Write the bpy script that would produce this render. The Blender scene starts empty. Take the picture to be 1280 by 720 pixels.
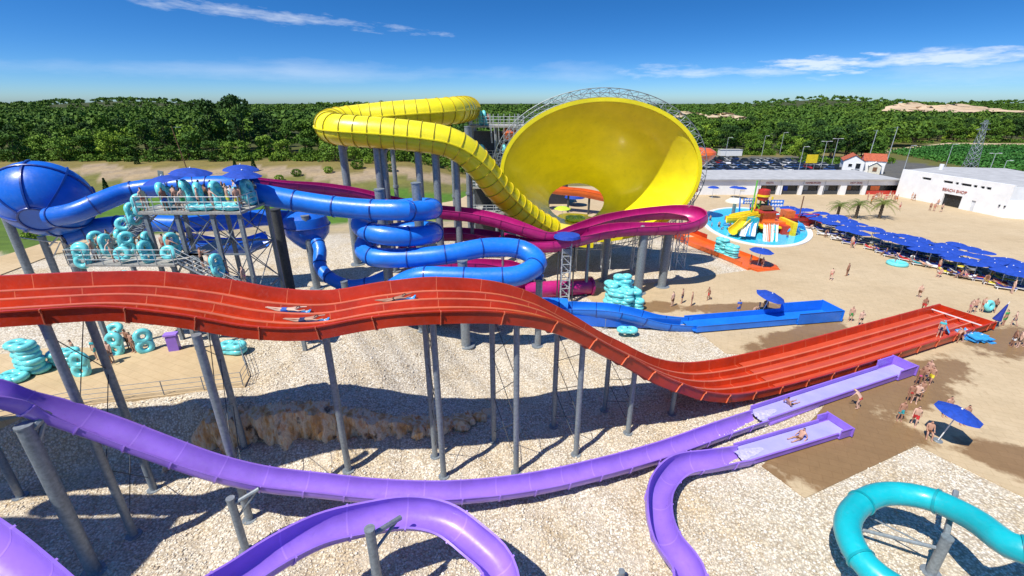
import bpy, bmesh, math, random
import numpy as np
from mathutils import Vector, Matrix
random.seed(7); RNG = np.random.default_rng(7)
SC = bpy.context.scene; COL = SC.collection
PI = math.pi
# ------------------------------------------------------------------ camera
F, PITCH, H = 575.0, math.radians(22), 21.0
cp, sp = math.cos(PITCH), math.sin(PITCH)
cam = bpy.data.objects.new('camera', bpy.data.cameras.new('camera')); COL.objects.link(cam)
cam.location = (0, 0, H); cam.rotation_euler = (PI/2 - PITCH, 0, 0)
cam.data.sensor_width = 36; cam.data.lens = 36*F/1280; cam.data.clip_end = 20000; cam.data.clip_start = .1
SC.camera = cam
def ray(px, py):
    dx, v = (px-640)/F, (py-360)/F
    return Vector((dx, cp - v*sp, -sp - v*cp))
def at(px, py, z=0.0):
    r = ray(px, py); return Vector((0, 0, H)) + r*((z-H)/r.z)
def atd(px, py, d):
    r = ray(px, py); return Vector((0, 0, H)) + r*(d/r.y)
# ------------------------------------------------------------------ terrain height
def sm(t): t = np.clip(t, 0, 1); return t*t*(3-2*t)
LX = [-80, -29, -17.3, -11.5, -7.5, -2.3, 4]; LY = [18.5, 20.6, 24.0, 24.6, 25, 27.5, 30]
def ledge_y(x): return np.interp(x, LX, LY)
def hill(x, y, px, d, z, sx, sy):
    c = ray(px, 140); cx, cy = c.x/c.y*d, d
    return z*np.exp(-((x-cx)/sx)**2 - ((y-cy)/sy)**2)
def gzn(x, y):
    x = np.asarray(x, float); y = np.asarray(y, float)
    h = 3.0*sm((-1.5-x)/12.5)*sm((y-ledge_y(x)+.05)/(.45+2.6*sm((-18.5-x)/4)))*(1-sm((y-58)/24))
    h = h + 4.5*sm((y-98)/40)*sm((-8-x)/25)*(1-sm((y-200)/140))
    h = h + .75*np.exp(-((ledge_y(x)-.5-y)/1.5)**2)*(y<ledge_y(x))*sm((-4-x)/6)*sm((x+21)/3)
    near = (1-sm((y-75)/20))*sm((16-x)/6)*(1-.8*sm((-17-x)/4)*sm((y-24)/3))
    h = h + near*(.10*np.sin(x*.9+1.3)*np.sin(y*.8) + .05*np.sin(x*2.3+y*1.7))
    h = h + 1*sm((y-230)/300)
    h = h + hill(x,y,165,1300,22,200,260)+hill(x,y,470,1000,9,220,260)+hill(x,y,760,1300,3,300,300)
    h = h + hill(x,y,1030,1500,27,210,260)+hill(x,y,1240,1000,6,260,200)+hill(x,y,1330,1700,20,400,300)
    return h
def gz(x, y): return float(gzn(x, y))
# ------------------------------------------------------------------ mesh builder
class MB:
    def __init__(s): s.v=[]; s.f=[]; s.m=[]
    def add(s, vs, fs, mi=0):
        o = len(s.v); s.v += [tuple(v) for v in vs]
        for f in fs: s.f.append(tuple(i+o for i in f)); s.m.append(mi)
    def box(s, c, d, rz=0, mi=0, rx=0, ry=0):
        M = Matrix.Rotation(rz,3,'Z')@Matrix.Rotation(ry,3,'Y')@Matrix.Rotation(rx,3,'X')
        vs = [Vector(c)+M@Vector((sx*d[0]/2, sy*d[1]/2, sz*d[2]/2)) for sx in(-1,1) for sy in(-1,1) for sz in(-1,1)]
        s.add(vs, [(0,1,3,2),(4,6,7,5),(0,4,5,1),(2,3,7,6),(0,2,6,4),(1,5,7,3)], mi)
    def cyl(s, a, b, r0, r1=None, n=10, mi=0, cap=True):
        a, b = Vector(a), Vector(b); r1 = r0 if r1 is None else r1
        t = (b-a).normalized(); u = t.cross(Vector((0,0,1)) if abs(t.z)<.95 else Vector((1,0,0))).normalized(); w = t.cross(u)
        vs = []
        for p, r in ((a,r0),(b,r1)):
            for i in range(n):
                q = 2*PI*i/n; vs.append(p + (u*math.cos(q)+w*math.sin(q))*r)
        fs = [(i,(i+1)%n,n+(i+1)%n,n+i) for i in range(n)]
        if cap: fs += [tuple(range(n-1,-1,-1)), tuple(range(n,2*n))]
        s.add(vs, fs, mi)
    def lathe(s, prof, n=24, c=(0,0,0), mi=0, M=None):
        vs=[]; c=Vector(c)
        for r,z in prof:
            for i in range(n):
                q=2*PI*i/n; p=Vector((r*math.cos(q),r*math.sin(q),z)); vs.append(c+(M@p if M else p))
        fs=[]
        for k in range(len(prof)-1):
            for i in range(n): fs.append((k*n+i,k*n+(i+1)%n,(k+1)*n+(i+1)%n,(k+1)*n+i))
        s.add(vs,fs,mi)
    def torus(s, R, r, c=(0,0,0), n=24, k=10, sc=(1,1,1), mi=0, M=None):
        vs=[];c=Vector(c)
        for i in range(n):
            a=2*PI*i/n
            for j in range(k):
                b=2*PI*j/k; p=Vector(((R+r*math.cos(b))*math.cos(a)*sc[0],(R+r*math.cos(b))*math.sin(a)*sc[1],r*math.sin(b)*sc[2]))
                vs.append(c+(M@p if M else p))
        s.add(vs,[(i*k+j,((i+1)%n)*k+j,((i+1)%n)*k+(j+1)%k,i*k+(j+1)%k) for i in range(n) for j in range(k)],mi)
    def sphere(s, c, r, n=12, k=8, sc=(1,1,1), mi=0):
        c=Vector(c); vs=[c+Vector((0,0,-r*sc[2]))]
        for j in range(1,k):
            b=-PI/2+PI*j/k
            for i in range(n):
                a=2*PI*i/n; vs.append(c+Vector((r*sc[0]*math.cos(b)*math.cos(a),r*sc[1]*math.cos(b)*math.sin(a),r*sc[2]*math.sin(b))))
        vs.append(c+Vector((0,0,r*sc[2]))); L=len(vs)-1
        fs=[(0,1+(i+1)%n,1+i) for i in range(n)]
        for j in range(k-2):
            for i in range(n): fs.append((1+j*n+i,1+j*n+(i+1)%n,1+(j+1)*n+(i+1)%n,1+(j+1)*n+i))
        fs+=[(L,1+(k-2)*n+i,1+(k-2)*n+(i+1)%n) for i in range(n)]
        s.add(vs,fs,mi)
    def prism(s, poly, z0, z1, mi=0):           # horizontal polygon extruded
        n=len(poly); vs=[(p[0],p[1],z0) for p in poly]+[(p[0],p[1],z1) for p in poly]
        s.add(vs,[tuple(range(n-1,-1,-1)),tuple(range(n,2*n))]+[(i,(i+1)%n,n+(i+1)%n,n+i) for i in range(n)],mi)
    def sweep(s, fr, prof, mi=0, closed=True, caps=True, loop=False):
        n=len(prof); vs=[]
        for (p,S,U) in fr:
            for a,b in prof: vs.append(p+S*a+U*b)
        m=len(fr); fs=[]
        for i in range(m if loop else m-1):
            i2=(i+1)%m
            for j in range(n if closed else n-1):
                fs.append((i*n+j,i*n+(j+1)%n,i2*n+(j+1)%n,i2*n+j))
        if caps and closed and not loop: fs += [tuple(range(n-1,-1,-1)), tuple((m-1)*n+j for j in range(n))]
        s.add(vs,fs,mi)
    def mesh(s, name, mats, smooth=35, recalc=True):
        me=bpy.data.meshes.new(name); me.from_pydata(s.v,[],s.f)
        if recalc:
            bm=bmesh.new(); bm.from_mesh(me); bmesh.ops.recalc_face_normals(bm,faces=bm.faces); bm.to_mesh(me); bm.free()
        if not isinstance(mats,(list,tuple)): mats=[mats]
        for m in mats: me.materials.append(m)
        if len(mats)>1: me.polygons.foreach_set('material_index',s.m)
        if smooth:
            me.polygons.foreach_set('use_smooth',[True]*len(me.polygons)); me.set_sharp_from_angle(angle=math.radians(smooth))
        me.update(); return me
    def build(s, name, mats, parent=None, smooth=35, recalc=True):
        return link(name, s.mesh(name,mats,smooth,recalc), parent)
def link(name, data, parent=None):
    o=bpy.data.objects.new(name,data); COL.objects.link(o)
    if parent:
        o.parent=parent
        if parent.name in WROOT: o.matrix_parent_inverse=Matrix.Translation(-parent.location)
    return o
WROOT=set()
def wempty(name,label,cat,loc,group=None):      # Empty at the base of a thing whose parts are written in world coordinates
    o=empty(name,label,cat,loc,0,group); WROOT.add(o.name); return o
def tag(o, label=None, cat=None, group=None, kind=None):
    if label: o['label']=label
    if cat: o['category']=cat
    if group: o['group']=group
    if kind: o['kind']=kind
    return o
def empty(name, label, cat, loc=(0,0,0), rz=0, group=None):
    o=link(name,None); o.location=loc; o.rotation_euler=(0,0,rz); o.empty_display_size=.3
    return tag(o,label,cat,group)
def dup(root, loc=None, rz=None, label=None, group=None):
    r=root.copy(); COL.objects.link(r)
    if loc is not None: r.location=loc
    if rz is not None: r.rotation_euler=(0,0,rz) if not isinstance(rz,tuple) else rz
    if label: r['label']=label
    if group: r['group']=group
    for ch in list(root.children):
        c=ch.copy(); COL.objects.link(c); c.parent=r
        for g in list(ch.children):
            d=g.copy(); COL.objects.link(d); d.parent=c
    return r
# ------------------------------------------------------------------ materials
def nodes(name):
    m=bpy.data.materials.new(name); m.use_nodes=True; nt=m.node_tree; return m,nt,nt.nodes['Principled BSDF']
def N(nt,t,**kw):
    n=nt.nodes.new(t)
    for k,v in kw.items():
        if k in n.inputs: n.inputs[k].default_value=v
        else: setattr(n,k,v)
    return n
def L(nt,a,b): nt.links.new(a,b)
def mix(nt,fac,a,b,mode='MIX'):
    n=nt.nodes.new('ShaderNodeMix'); n.data_type='RGBA'; n.blend_type=mode
    for s,v in ((n.inputs[0],fac),(n.inputs[6],a),(n.inputs[7],b)):
        if isinstance(v,(int,float)): s.default_value=v
        elif isinstance(v,tuple): s.default_value=v if len(v)==4 else v+(1,)
        else: L(nt,v,s)
    return n.outputs[2]
def ramp(nt,fac,*st):
    n=nt.nodes.new('ShaderNodeValToRGB'); e=n.color_ramp.elements
    while len(e)<len(st): e.new(.5)
    for i,(p,c) in enumerate(st):
        e[i].position=p; e[i].color=c if len(c)==4 else tuple(c)+(1,)
    L(nt,fac,n.inputs[0]); return n.outputs[0]
def ramps(nt,fac,*st): return ramp(nt,fac,*[(p,(v,v,v)) for p,v in st])
def objco(nt,scale=1):
    t=N(nt,'ShaderNodeTexCoord'); return t.outputs['Object']
def noise(nt,co,scale,detail=4,rough=.55):
    n=N(nt,'ShaderNodeTexNoise'); n.inputs['Scale'].default_value=scale; n.inputs['Detail'].default_value=detail; n.inputs['Roughness'].default_value=rough
    L(nt,co,n.inputs['Vector']); return n.outputs[0]
def bump(nt,h,b,strength=.4,dist=.05):
    n=N(nt,'ShaderNodeBump'); n.inputs['Strength'].default_value=strength; n.inputs['Distance'].default_value=dist
    L(nt,h,n.inputs['Height']); L(nt,n.outputs[0],b.inputs['Normal'])
def sc3(c,k): return tuple(min(1,x*k) for x in c)
def mat(name,col,rough=.5,var=.18,scale=3,metal=0,coat=0,bmp=0,bscale=30,alt=None,spec=.5):
    m,nt,b=nodes(name); co=objco(nt)
    n=noise(nt,co,scale,5)
    c=mix(nt,ramps(nt,n,(.35,0),(.65,1)),sc3(col,1-var),alt or sc3(col,1+var*.6))
    L(nt,c,b.inputs['Base Color'])
    r=ramps(nt,noise(nt,co,scale*2.3,3),(.3,max(0,rough-.08)),(.7,min(1,rough+.1))); L(nt,r,b.inputs['Roughness'])
    b.inputs['Metallic'].default_value=metal; b.inputs['Coat Weight'].default_value=coat; b.inputs['Coat Roughness'].default_value=.12
    b.inputs['Specular IOR Level'].default_value=spec
    if bmp: bump(nt,noise(nt,co,bscale,4),b,bmp,.03)
    return m
def fiber(name,col,var=.13,coat=.25):     # gelcoat fibreglass: faded patches, lime streaks
    m,nt,b=nodes(name); co=objco(nt)
    n1=noise(nt,co,.55,5,.6); n2=noise(nt,co,5,6,.7)
    c=mix(nt,ramps(nt,n1,(.36,0),(.66,1)),sc3(col,1-var),sc3(col,1+var*.7))
    g=sum(col)/3; pale=tuple(min(1,.62*x+.24) for x in col)
    c=mix(nt,ramps(nt,n2,(.52,0),(.8,.12)),c,pale)
    c=mix(nt,ramps(nt,noise(nt,co,1.9,6,.72),(.56,0),(.74,.30)),c,mix(nt,1.0,c,(.52,.5,.48),'MULTIPLY'))
    L(nt,c,b.inputs['Base Color'])
    L(nt,ramps(nt,n2,(.3,.26),(.75,.5)),b.inputs['Roughness'])
    b.inputs['Coat Weight'].default_value=coat; b.inputs['Coat Roughness'].default_value=.1
    bump(nt,noise(nt,co,1.4,3),b,.12,.08)
    return m
M={}
M['red']=fiber('red_fibreglass',(.48,.033,.005),.2,.08); M['red_lip']=fiber('red_lip',(.66,.15,.065))
M['purple']=fiber('purple_fibreglass',(.29,.155,.66)); M['purple_rim']=fiber('purple_rim',(.36,.20,.75))
M['blue']=fiber('blue_fibreglass',(.012,.185,.74)); M['blue_dark']=fiber('blue_joint',(.008,.05,.28))
M['cobalt']=fiber('cobalt_fibreglass',(.008,.13,.62))
M['yellow']=fiber('yellow_fibreglass',(.88,.76,.008),.08); M['yellow_joint']=fiber('yellow_joint',(.50,.38,.01))
M['magenta']=fiber('magenta_fibreglass',(.46,.012,.17)); M['magenta_joint']=fiber('magenta_joint',(.34,.01,.14))
M['teal']=fiber('teal_fibreglass',(.008,.42,.47)); M['teal_joint']=fiber('teal_joint',(.005,.30,.34))
M['orange']=fiber('orange_fibreglass',(.72,.13,.02))
M['steel']=mat('galvanised_steel',(.25,.285,.31),.5,.22,6,metal=.35,bmp=.05)
M['steel_light']=mat('pale_steel',(.50,.53,.55),.5,.2,6,metal=.25)
M['steel_dark']=mat('dark_steel',(.05,.055,.06),.6,.3,6)
M['deck']=mat('grey_decking',(.34,.33,.30),.8,.25,8,bmp=.2)
M['vinyl']=mat('turquoise_vinyl',(.17,.67,.69),.32,.16,4,coat=.15)
M['vinyl_dark']=mat('dark_vinyl',(.02,.10,.14),.5)
M['canvas']=mat('blue_canvas',(.008,.055,.38),.75,.2,4,bmp=.08)
M['canvas_navy']=mat('navy_canvas',(.01,.03,.25),.8,.2,4)
M['white']=mat('white_plaster',(.80,.80,.79),.8,.07,.6,bmp=.08)
M['white_grey']=mat('grey_plaster',(.60,.63,.66),.8,.08,.6)
M['roof_grey']=mat('grey_roofing',(.40,.40,.40),.9,.15,.5,bmp=.1)
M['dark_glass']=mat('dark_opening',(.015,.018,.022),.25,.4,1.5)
M['black']=mat('black_rubber',(.015,.015,.016),.6)
M['roof_red']=mat('red_roof_tiles',(.42,.10,.045),.85,.3,2,bmp=.4,bscale=8)
M['lens']=mat('lamp_lens',(.7,.7,.68),.3)
M['sign_red']=mat('sign_brown_red',(.40,.10,.06),.6)
M['trunk']=mat('bark',(.10,.075,.05),.95,.35,6,bmp=.5,bscale=14)
M['white_plastic']=mat('white_plastic',(.75,.75,.74),.4,.06,3)
M['yellow_paint']=mat('yellow_paint',(.85,.62,.02),.4); M['orange_paint']=mat('orange_paint',(.75,.16,.03),.4)
M['red_paint']=mat('red_paint',(.5,.04,.03),.4); M['green_paint']=mat('green_paint',(.12,.5,.06),.4)
M['lime']=mat('lime_vinyl',(.55,.75,.04),.4)
M['cream']=mat('cream_canvas',(.75,.7,.55),.8); M['brown_wood']=mat('brown_wood',(.2,.1,.05),.8)
M['mesh_shadow']=mat('black_mesh',(.03,.03,.04),.9)  # near-black matt colour for the service shed
# ground
def ground_mat():
    m,nt,b=nodes('ground'); co=objco(nt)
    at_=N(nt,'ShaderNodeAttribute',attribute_name='zone'); zc=at_.outputs['Color']
    gv=N(nt,'ShaderNodeAttribute',attribute_name='gravel').outputs['Fac']
    v=N(nt,'ShaderNodeTexVoronoi'); v.inputs['Scale'].default_value=8.0; L(nt,co,v.inputs['Vector'])
    v2=N(nt,'ShaderNodeTexVoronoi'); v2.inputs['Scale'].default_value=2.6; L(nt,co,v2.inputs['Vector'])
    hs=N(nt,'ShaderNodeSeparateColor'); L(nt,v.outputs['Color'],hs.inputs[0])
    hs2=N(nt,'ShaderNodeSeparateColor'); L(nt,v2.outputs['Color'],hs2.inputs[0])
    peb=ramp(nt,hs.outputs[0],(0,(.46,.38,.27)),(.25,(.60,.52,.39)),(.6,(.71,.645,.52)),(1,(.81,.765,.67)))
    big=noise(nt,co,.16,4,.6)
    peb=mix(nt,ramps(nt,big,(.45,0),(.68,.55)),peb,(.56,.40,.18))
    peb=mix(nt,ramps(nt,v.outputs['Distance'],(.34,0),(.64,.62)),peb,(.22,.17,.12))
    peb=mix(nt,ramps(nt,noise(nt,co,.45,6,.7),(.50,0),(.66,.6)),peb,(.60,.53,.42))
    det=noise(nt,co,.9,7,.7); det2=noise(nt,co,.22,5,.6)
    soil=mix(nt,ramps(nt,det,(.3,0),(.7,1)),zc,mix(nt,1.0,zc,(.62,.6,.55),'MULTIPLY'))
    soil=mix(nt,ramps(nt,det2,(.4,0),(.7,.5)),soil,mix(nt,1.0,zc,(1.3,1.2,.9),'MULTIPLY'))
    L(nt,mix(nt,gv,soil,peb),b.inputs['Base Color']); b.inputs['Roughness'].default_value=.92; b.inputs['Specular IOR Level'].default_value=.2
    mh=N(nt,'ShaderNodeMath',operation='SUBTRACT'); mh.inputs[0].default_value=1; L(nt,v.outputs['Distance'],mh.inputs[1])
    bump(nt,mh.outputs[0],b,.5,.08)
    return m
def plaza_mat(name,base=(.50,.38,.23),wets=(),lines=True,dry2=(.56,.44,.28)):
    m,nt,b=nodes(name); co=objco(nt)
    n1=noise(nt,co,.10,5,.6); n2=noise(nt,co,1.3,6,.7)
    c=mix(nt,ramps(nt,n1,(.35,0),(.68,1)),base,dry2)
    c=mix(nt,ramps(nt,n2,(.35,0),(.75,.35)),c,sc3(base,.75))
    c=mix(nt,ramps(nt,noise(nt,co,.42,6,.75),(.50,0),(.72,.38)),c,sc3(base,.66)); c=mix(nt,ramps(nt,noise(nt,co,5.5,5,.75),(.50,0),(.75,.30)),c,sc3(base,.6))
    if lines:
        br=N(nt,'ShaderNodeTexBrick'); br.inputs['Scale'].default_value=.42; br.inputs['Mortar Size'].default_value=.008; br.inputs['Color1'].default_value=(1,1,1,1); br.inputs['Color2'].default_value=(.90,.90,.88,1); br.inputs['Mortar'].default_value=(.68,.62,.54,1)
        mp=N(nt,'ShaderNodeMapping'); mp.inputs['Rotation'].default_value=(0,0,.42); L(nt,co,mp.inputs[0]); L(nt,mp.outputs[0],br.inputs['Vector'])
        c=mix(nt,.5,c,br.outputs['Color'],'MULTIPLY')
    rough=None
    for (x,y,sx,sy,rot) in wets:
        mp=N(nt,'ShaderNodeMapping',vector_type='TEXTURE'); mp.inputs['Location'].default_value=(x,y,0); mp.inputs['Rotation'].default_value=(0,0,rot); mp.inputs['Scale'].default_value=(sx,sy,1e3)
        L(nt,co,mp.inputs[0]); ln=N(nt,'ShaderNodeVectorMath',operation='LENGTH'); L(nt,mp.outputs[0],ln.inputs[0])
        nz=noise(nt,co,.33,6,.68); ad=N(nt,'ShaderNodeMath',operation='MULTIPLY_ADD'); L(nt,nz,ad.inputs[0]); ad.inputs[1].default_value=1.7; L(nt,ln.outputs['Value'],ad.inputs[2])
        w=ramps(nt,ad.outputs[0],(.0,1),(1.55/2.2,1),(1.75/2.2,0)) if False else None
        sb=N(nt,'ShaderNodeMapRange'); L(nt,ad.outputs[0],sb.inputs['Value']); sb.inputs['From Min'].default_value=1.55; sb.inputs['From Max'].default_value=1.75; sb.inputs['To Min'].default_value=1; sb.inputs['To Max'].default_value=0
        if rough is None: rough=sb.outputs[0]
        else:
            mx=N(nt,'ShaderNodeMath',operation='MAXIMUM'); L(nt,rough,mx.inputs[0]); L(nt,sb.outputs[0],mx.inputs[1]); rough=mx.outputs[0]
    if rough is not None:
        c=mix(nt,rough,c,mix(nt,1.0,c,(.50,.40,.30),'MULTIPLY'))
        L(nt,ramps(nt,rough,(0,.85),(1,.35)),b.inputs['Roughness'])
    else: b.inputs['Roughness'].default_value=.85
    L(nt,c,b.inputs['Base Color']); bump(nt,n2,b,.15,.02); b.inputs['Specular IOR Level'].default_value=.3
    return m
def water_mat(name,col,rough=.08):
    m,nt,b=nodes(name); co=objco(nt); n=noise(nt,co,.9,4)
    L(nt,mix(nt,n,sc3(col,.85),sc3(col,1.25)),b.inputs['Base Color']); b.inputs['Roughness'].default_value=rough; b.inputs['Specular IOR Level'].default_value=.5
    bump(nt,noise(nt,co,2.2,4),b,.25,.08); return m
M['water']=water_mat('pool_water',(.05,.50,.72)); M['water_lilac']=water_mat('lilac_water',(.36,.34,.72)); M['water_red']=water_mat('red_water',(.50,.07,.03),.15)
M['foam']=mat('white_water',(.50,.47,.76),.5,.15,6,bmp=.5)
def rock_mat():
    m,nt,b=nodes('ledge_rock'); co=objco(nt)
    mp=N(nt,'ShaderNodeMapping'); mp.inputs['Scale'].default_value=(1.3,1.3,.28); L(nt,co,mp.inputs[0])
    n1=noise(nt,mp.outputs[0],1.1,6,.65); n2=noise(nt,co,3.2,6,.7)
    c=ramp(nt,n1,(.3,(.40,.14,.03)),(.43,(.74,.40,.14)),(.53,(.86,.70,.46)),(.63,(.70,.28,.06)),(.76,(.34,.12,.03)))
    c=mix(nt,ramps(nt,n2,(.45,0),(.7,.5)),c,(.6,.5,.38)); c=mix(nt,ramps(nt,noise(nt,co,.9,5),(.60,0),(.66,.85)),c,(.05,.035,.03))
    L(nt,c,b.inputs['Base Color']); b.inputs['Roughness'].default_value=.9; bump(nt,n2,b,.9,.2); return m
M['rock']=rock_mat()
def stone_mat():
    m,nt,b=nodes('pebbles'); g=N(nt,'ShaderNodeNewGeometry'); co=objco(nt)
    c=ramp(nt,g.outputs['Random Per Island'],(0,(.45,.36,.25)),(.2,(.59,.51,.39)),(.55,(.70,.635,.52)),(.85,(.80,.755,.66)),(1,(.64,.48,.29)))
    L(nt,c,b.inputs['Base Color']); b.inputs['Roughness'].default_value=.9; b.inputs['Specular IOR Level'].default_value=.2; return m
M['pebble']=stone_mat()
def leaf_mat(name,a,c_,trans=.25):
    m,nt,b=nodes(name); co=objco(nt); oi=N(nt,'ShaderNodeObjectInfo'); g=N(nt,'ShaderNodeNewGeometry')
    n=noise(nt,co,.35,4,.6)
    c=mix(nt,ramps(nt,n,(.35,0),(.65,1)),a,c_)
    c=mix(nt,ramps(nt,g.outputs['Random Per Island'],(0,0),(1,.25)),c,sc3(c_,1.25))
    c=mix(nt,ramps(nt,noise(nt,co,.022,3,.6),(.40,0),(.62,.75)),c,mix(nt,1.0,c,(1.75,1.35,.9),'MULTIPLY'))
    c=mix(nt,ramps(nt,oi.outputs['Random'],(0,0),(1,.55)),c,mix(nt,1.0,c,(1.5,1.22,.55),'MULTIPLY'))
    L(nt,c,b.inputs['Base Color']); b.inputs['Roughness'].default_value=.75; b.inputs['Specular IOR Level'].default_value=.25
    return m
M['leaf']=leaf_mat('broadleaf_foliage',(.022,.07,.010),(.075,.165,.018)); M['leaf_dark']=leaf_mat('dark_foliage',(.010,.040,.010),(.035,.09,.016))
M['leaf_light']=leaf_mat('light_foliage',(.07,.16,.018),(.15,.27,.035)); M['forest']=leaf_mat('distant_foliage',(.018,.062,.012),(.06,.14,.022))
M['palm']=leaf_mat('palm_fronds',(.04,.085,.02),(.10,.15,.04)); M['vine']=leaf_mat('vine_leaves',(.02,.10,.02),(.04,.15,.03))
# ------------------------------------------------------------------ paths
def cr(P, step):
    P=[Vector(p) for p in P]; P=[P[0]*2-P[1]]+P+[P[-1]*2-P[-2]]; out=[]
    for i in range(1,len(P)-2):
        p0,p1,p2,p3=P[i-1:i+3]
        t0=0; t1=t0+max(1e-3,(p1-p0).length**.5); t2=t1+max(1e-3,(p2-p1).length**.5); t3=t2+max(1e-3,(p3-p2).length**.5)
        n=max(6,int((p2-p1).length/step*3))
        for k in range(n):
            t=t1+(t2-t1)*k/n
            A1=p0*((t1-t)/(t1-t0))+p1*((t-t0)/(t1-t0)); A2=p1*((t2-t)/(t2-t1))+p2*((t-t1)/(t2-t1)); A3=p2*((t3-t)/(t3-t2))+p3*((t-t2)/(t3-t2))
            B1=A1*((t2-t)/(t2-t0))+A2*((t-t0)/(t2-t0)); B2=A2*((t3-t)/(t3-t1))+A3*((t-t1)/(t3-t1))
            out.append(B1*((t2-t)/(t2-t1))+B2*((t-t1)/(t2-t1)))
    out.append(P[-2])
    d=[0]
    for a,b in zip(out,out[1:]): d.append(d[-1]+(b-a).length)
    n=max(2,int(d[-1]/step)); A=np.array([tuple(p) for p in out]); q=np.linspace(0,d[-1],n+1)
    R=np.stack([np.interp(q,d,A[:,k]) for k in range(3)],1)
    return [Vector(r) for r in R]
def frames(pts, bank=0):
    fr=[]; n=len(pts)
    T=[(pts[min(n-1,i+1)]-pts[max(0,i-1)]).normalized() for i in range(n)]
    K=[0]*n
    for i in range(n):
        a=T[max(0,i-2)]; b=T[min(n-1,i+2)]; K[i]=(a.x*b.y-a.y*b.x)
    K=[sum(K[max(0,i-6):i+7])/len(K[max(0,i-6):i+7]) for i in range(n)]
    for i in range(n):
        S=T[i].cross(Vector((0,0,1))).normalized(); U=S.cross(T[i])
        if bank:
            q=max(-.6,min(.6,K[i]*bank)); S,U=S*math.cos(q)+U*math.sin(q),U*math.cos(q)-S*math.sin(q)
        fr.append((pts[i],S,U))
    return fr
def trough_prof(r,wall,th=.05,lip=.1,grow=0,n=12):
    ri=r-.004*(grow>0); ro=r+th+grow
    inn=[(-ri,wall)]+[(-ri*math.cos(PI*k/n),-ri*math.sin(PI*k/n)) for k in range(n+1)]+[(ri,wall)]
    out=[(r+lip+grow,wall),(r+lip+grow,wall-.05-grow),(ro,wall-.05-grow)]+[(ro*math.cos(PI*k/n),-ro*math.sin(PI*k/n)) for k in range(n+1)]+[(-ro,wall-.05-grow),(-(r+lip+grow),wall-.05-grow),(-(r+lip+grow),wall)]
    return inn+out
def chan_prof(w,h,th=.06,lip=.1,grow=0):
    a=w/2; i=.004*(grow>0)
    return [(-a+i,h),(-a+i,i),(a-i,i),(a-i,h),(a+lip+grow,h),(a+lip+grow,h-.05-grow),(a+th+grow,h-.05-grow),(a+th+grow,-th-grow),(-a-th-grow,-th-grow),(-a-th-grow,h-.05-grow),(-a-lip-grow,h-.05-grow),(-a-lip-grow,h)]
def circ(r,n=18): return [(r*math.cos(2*PI*k/n),r*math.sin(2*PI*k/n)) for k in range(n)]
def subframe(fr,i,half):
    p,S,U=fr[i]; T=U.cross(S).normalized()
    T=(fr[min(len(fr)-1,i+1)][0]-fr[max(0,i-1)][0]).normalized()
    return [(p-T*half,S,U),(p+T*half,S,U)]
def joints(root,fr,every,prof,half,m,start=None):
    k=start if start is not None else every//2
    while k<len(fr)-1:
        b=MB(); b.sweep(subframe(fr,k,half),prof); b.build('flange',m,root); k+=every
def P(*a):   # path items (px,py,'z',val) or (px,py,'d',val)
    return [at(x,y,v) if k=='z' else atd(x,y,v) for x,y,k,v in a]
# ================================================================== SETTING
def terrain():
    A=np.radians(np.linspace(-82,82,470)); r=list(np.arange(6,64,.36)); 
    while r[-1]<7000: r.append(r[-1]*1.03)
    r=np.array(r); R_,A_=np.meshgrid(r,A,indexing='ij'); X=R_*np.sin(A_); Y=R_*np.cos(A_); Z=gzn(X,Y)
    nr,na=X.shape; v=np.stack([X,Y,Z],-1).reshape(-1,3)
    i=np.arange(nr-1)[:,None]*na+np.arange(na-1)[None,:]; f=np.stack([i,i+1,i+1+na,i+na],-1).reshape(-1,4)
    me=bpy.data.meshes.new('ground'); me.vertices.add(len(v)); me.vertices.foreach_set('co',v.ravel())
    me.loops.add(f.size); me.loops.foreach_set('vertex_index',f.ravel().astype(np.int32)); me.polygons.add(len(f)); me.polygons.foreach_set('loop_start',np.arange(0,f.size,4,dtype=np.int32)); me.update(calc_edges=True)
    x,y=v[:,0],v[:,1]
    wob=4*np.sin(x*.13+1)+3*np.sin(x*.31+y*.07)+2*np.sin(x*.7)
    c=np.tile(np.array([.06,.075,.03]),(len(v),1)).astype(float)          # forest floor
    def put(mask,col): c[mask]=col
    left=x<12+.0*y
    put((y<200)&left,(.09,.10,.03)); put((y+wob<148)&left,(.22,.18,.06)); put((y+wob*.7<131)&left,(.36,.28,.19)); put((y+wob*.8<121)&left,(.17,.17,.05)); put((y+wob*.5<112)&left,(.09,.19,.025)); put((y+wob*.4<86)&left,(.42,.35,.24))
    put((~left)&(y<215+wob),(.20,.17,.07)); put((x>40)&(y<198)&(x<150),(.12,.12,.12))
    put((x>150)&(y<300),(.13,.13,.04)); put((x<-58-wob*.5)&(y>56)&(y<90),(.10,.17,.03))
    g=(1-sm((y-70+wob*.5)/6))*(1-sm((-x-58-wob*.3)/3)*sm((y-54)/3))
    a=me.attributes.new('zone','FLOAT_COLOR','POINT'); a.data.foreach_set('color',np.concatenate([c,np.ones((len(v),1))],1).ravel().astype(np.float32))
    a=me.attributes.new('gravel','FLOAT','POINT'); a.data.foreach_set('value',g.astype(np.float32))
    me.polygons.foreach_set('use_smooth',[True]*len(f)); me.materials.append(ground_mat())
    tag(link('ground',me),kind='structure')
terrain()
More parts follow.
